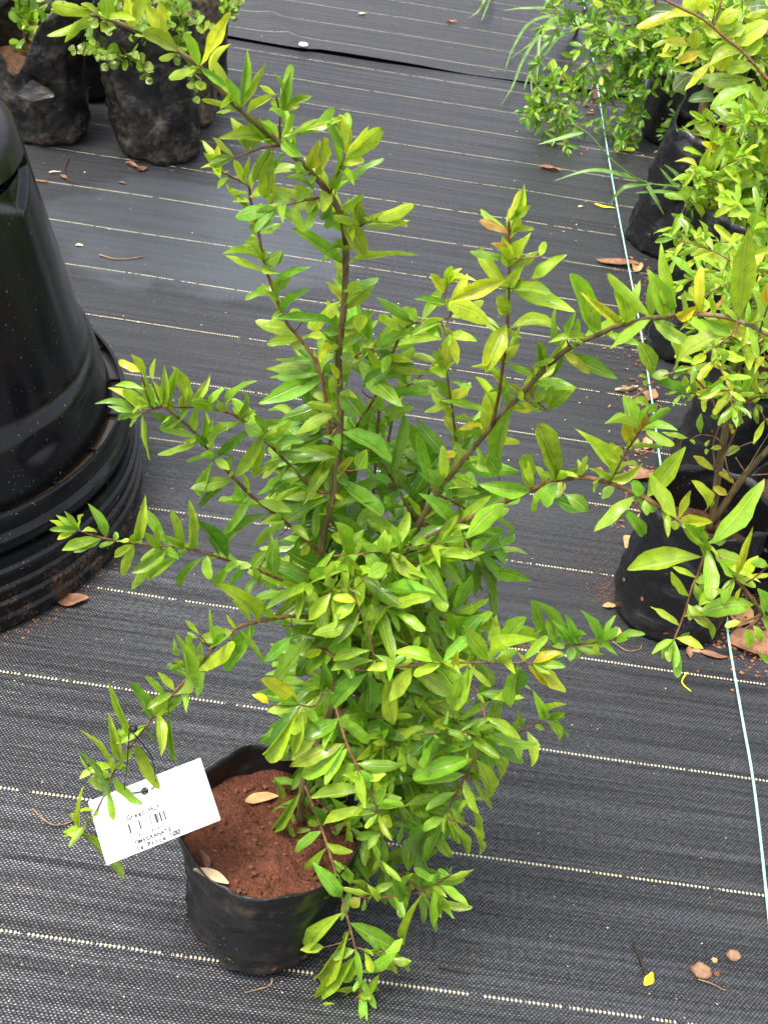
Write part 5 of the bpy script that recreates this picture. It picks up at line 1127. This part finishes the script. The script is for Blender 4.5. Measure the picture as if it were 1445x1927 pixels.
# dead leaves lying on the red soil
zs = MB.z + .86*.166 + .007
curl_leaf('fallen_leaf', 492, 1502, .036, .014, .35, M['tan'], 'pale tan leaf lying on the red soil in the bag', .35, z=zs+.001)
curl_leaf('fallen_leaf', 388, 1618, .026, .007, 2.1, M['brown'], 'thin grey brown leaf on the red soil by the bag edge', .4, z=zs+.001)
curl_leaf('fallen_leaf', 400, 1648, .04, .012, -.3, M['pale'], 'straw coloured leaf along the front rim of the red soil', .5, z=zs)
# white pin of the far seam
pin = lathe('mat_pin', [(.0, .0105), (.006, .0105), (.013, .009), (.0145, .007), (.0145, .003), (.012, .001)], M['white'], None, 24)
pc = G(570, 96); pin.location = (pc.x, pc.y, matz(pc.x, pc.y-.012)+.012); tag(pin, 'white round pin head fastening the far seam of the mat', 'pin')

# crumbs nobody could count
def crumbs():
    r = random.Random(77); V, F, C = [], [], []
    cols = [(.30, .14, .07), (.42, .25, .13), (.60, .52, .40), (.16, .06, .03), (.75, .70, .6), (.22, .09, .05)]
    def one(x, y, s, c, z):
        k = len(V)
        for d in ((1, 0, 0), (-1, 0, 0), (0, 1, 0), (0, -1, 0), (0, 0, 1), (0, 0, -.4)):
            j = r.uniform(.6, 1.3); V.append((x+d[0]*s*j, y+d[1]*s*j, z + s*.4 + d[2]*s*.7*j)); C.append(c)
        F.extend([tuple(k+i for i in f) for f in ((0, 2, 4), (2, 1, 4), (1, 3, 4), (3, 0, 4), (2, 0, 5), (1, 2, 5), (3, 1, 5), (0, 3, 5))])
    def at(px, py, s0, s1, cc):
        p = G(px, py); one(p.x, p.y, r.uniform(s0, s1), r.choice(cc), matz(p.x, p.y))
    for i in range(520): at(r.uniform(-20, 1460), r.uniform(1000, 1927), .0004, .0013, cols)
    for i in range(700): at(r.uniform(-20, 1460), r.uniform(0, 1000), .0007, .0021, cols)
    for i in range(330):                        # red soil spilled behind the seam
        at(1170 + r.gauss(-60, 60), 1050 + r.gauss(20, 45), .0004, .0015, [cols[3], cols[5]])
    for i in range(160): at(1138 + r.gauss(0, 14), 1118 + r.gauss(0, 18), .0005, .0017, [cols[3], cols[5]])
    for i in range(260): at(1205 + r.gauss(0, 20), 690 + r.gauss(60, 150), .001, .0045, [cols[0], cols[3], cols[5], cols[3]])
    for i in range(340): at(1410 + r.gauss(0, 35), 1190 + r.gauss(0, 40), .001, .005, [cols[3], cols[5], cols[0]])
    for i in range(180): at(1120 + r.gauss(0, 60), 180 + r.gauss(0, 60), .002, .006, [cols[3], cols[5], cols[0], cols[1]])
    for i in range(420):                        # dirt round the tub
        a = r.uniform(-2.2, .2); q = .421 + abs(r.gauss(0, .012)); x = TUB.x+q*cos(a); y = TUB.y+q*sin(a); one(x, y, r.uniform(.0007, .0022), r.choice([cols[0], cols[3], cols[5], cols[3]]), matz(x, y))
    for i in range(170):                        # flakes of dead leaf gathered along the row
        p = G(1195 + r.gauss(0, 26), r.uniform(470, 1010)) if i < 120 else G(1120 + r.gauss(0, 70), r.uniform(110, 260))
        a = r.uniform(0, 6.3); l_ = r.uniform(.003, .010)*(1.6 if i >= 120 else 1); w_ = l_*r.uniform(.3, .7); z = matz(p.x, p.y) + .001; c = r.choice([(.10, .045, .025), (.20, .10, .05), (.06, .03, .018), (.30, .16, .08)]); k = len(V)
        for (u, v, dz) in ((-1, 0, 0), (0, -1, .3), (1, 0, .1), (0, 1, .35)): V.append((p.x + u*l_*cos(a) - v*w_*sin(a), p.y + u*l_*sin(a) + v*w_*cos(a), z + dz*l_*r.uniform(.3, 1.2))); C.append(c)
        F.extend([(k, k+1, k+2), (k, k+2, k+3)])
    for i in range(240):                        # on the red soil
        a = r.uniform(0, 6.28); q = .08*math.sqrt(r.random()); one(MB.x+q*cos(a), MB.y+q*sin(a), r.uniform(.0008, .0034), r.choice([(.10, .034, .018), (.13, .045, .024), (.085, .03, .016), cols[3]]), zs-.004+.004*(1-(q/.09)**2))
    me = mesh('soil_crumbs', V, F, False); ca = me.color_attributes.new('Col', 'FLOAT_COLOR', 'POINT'); ca.data.foreach_set('color', [x for c in C for x in (*c, 1)])
    g = N('crumb'); m = g.done(g.bsdf(g.n('VertexColor', layer_name='Col').outputs[0], .85, None, .3))
    o = link('soil_crumbs', me, m); tag(o, 'scattered soil crumbs and pale grit on the ground cover', 'crumbs', None, 'stuff')
crumbs()
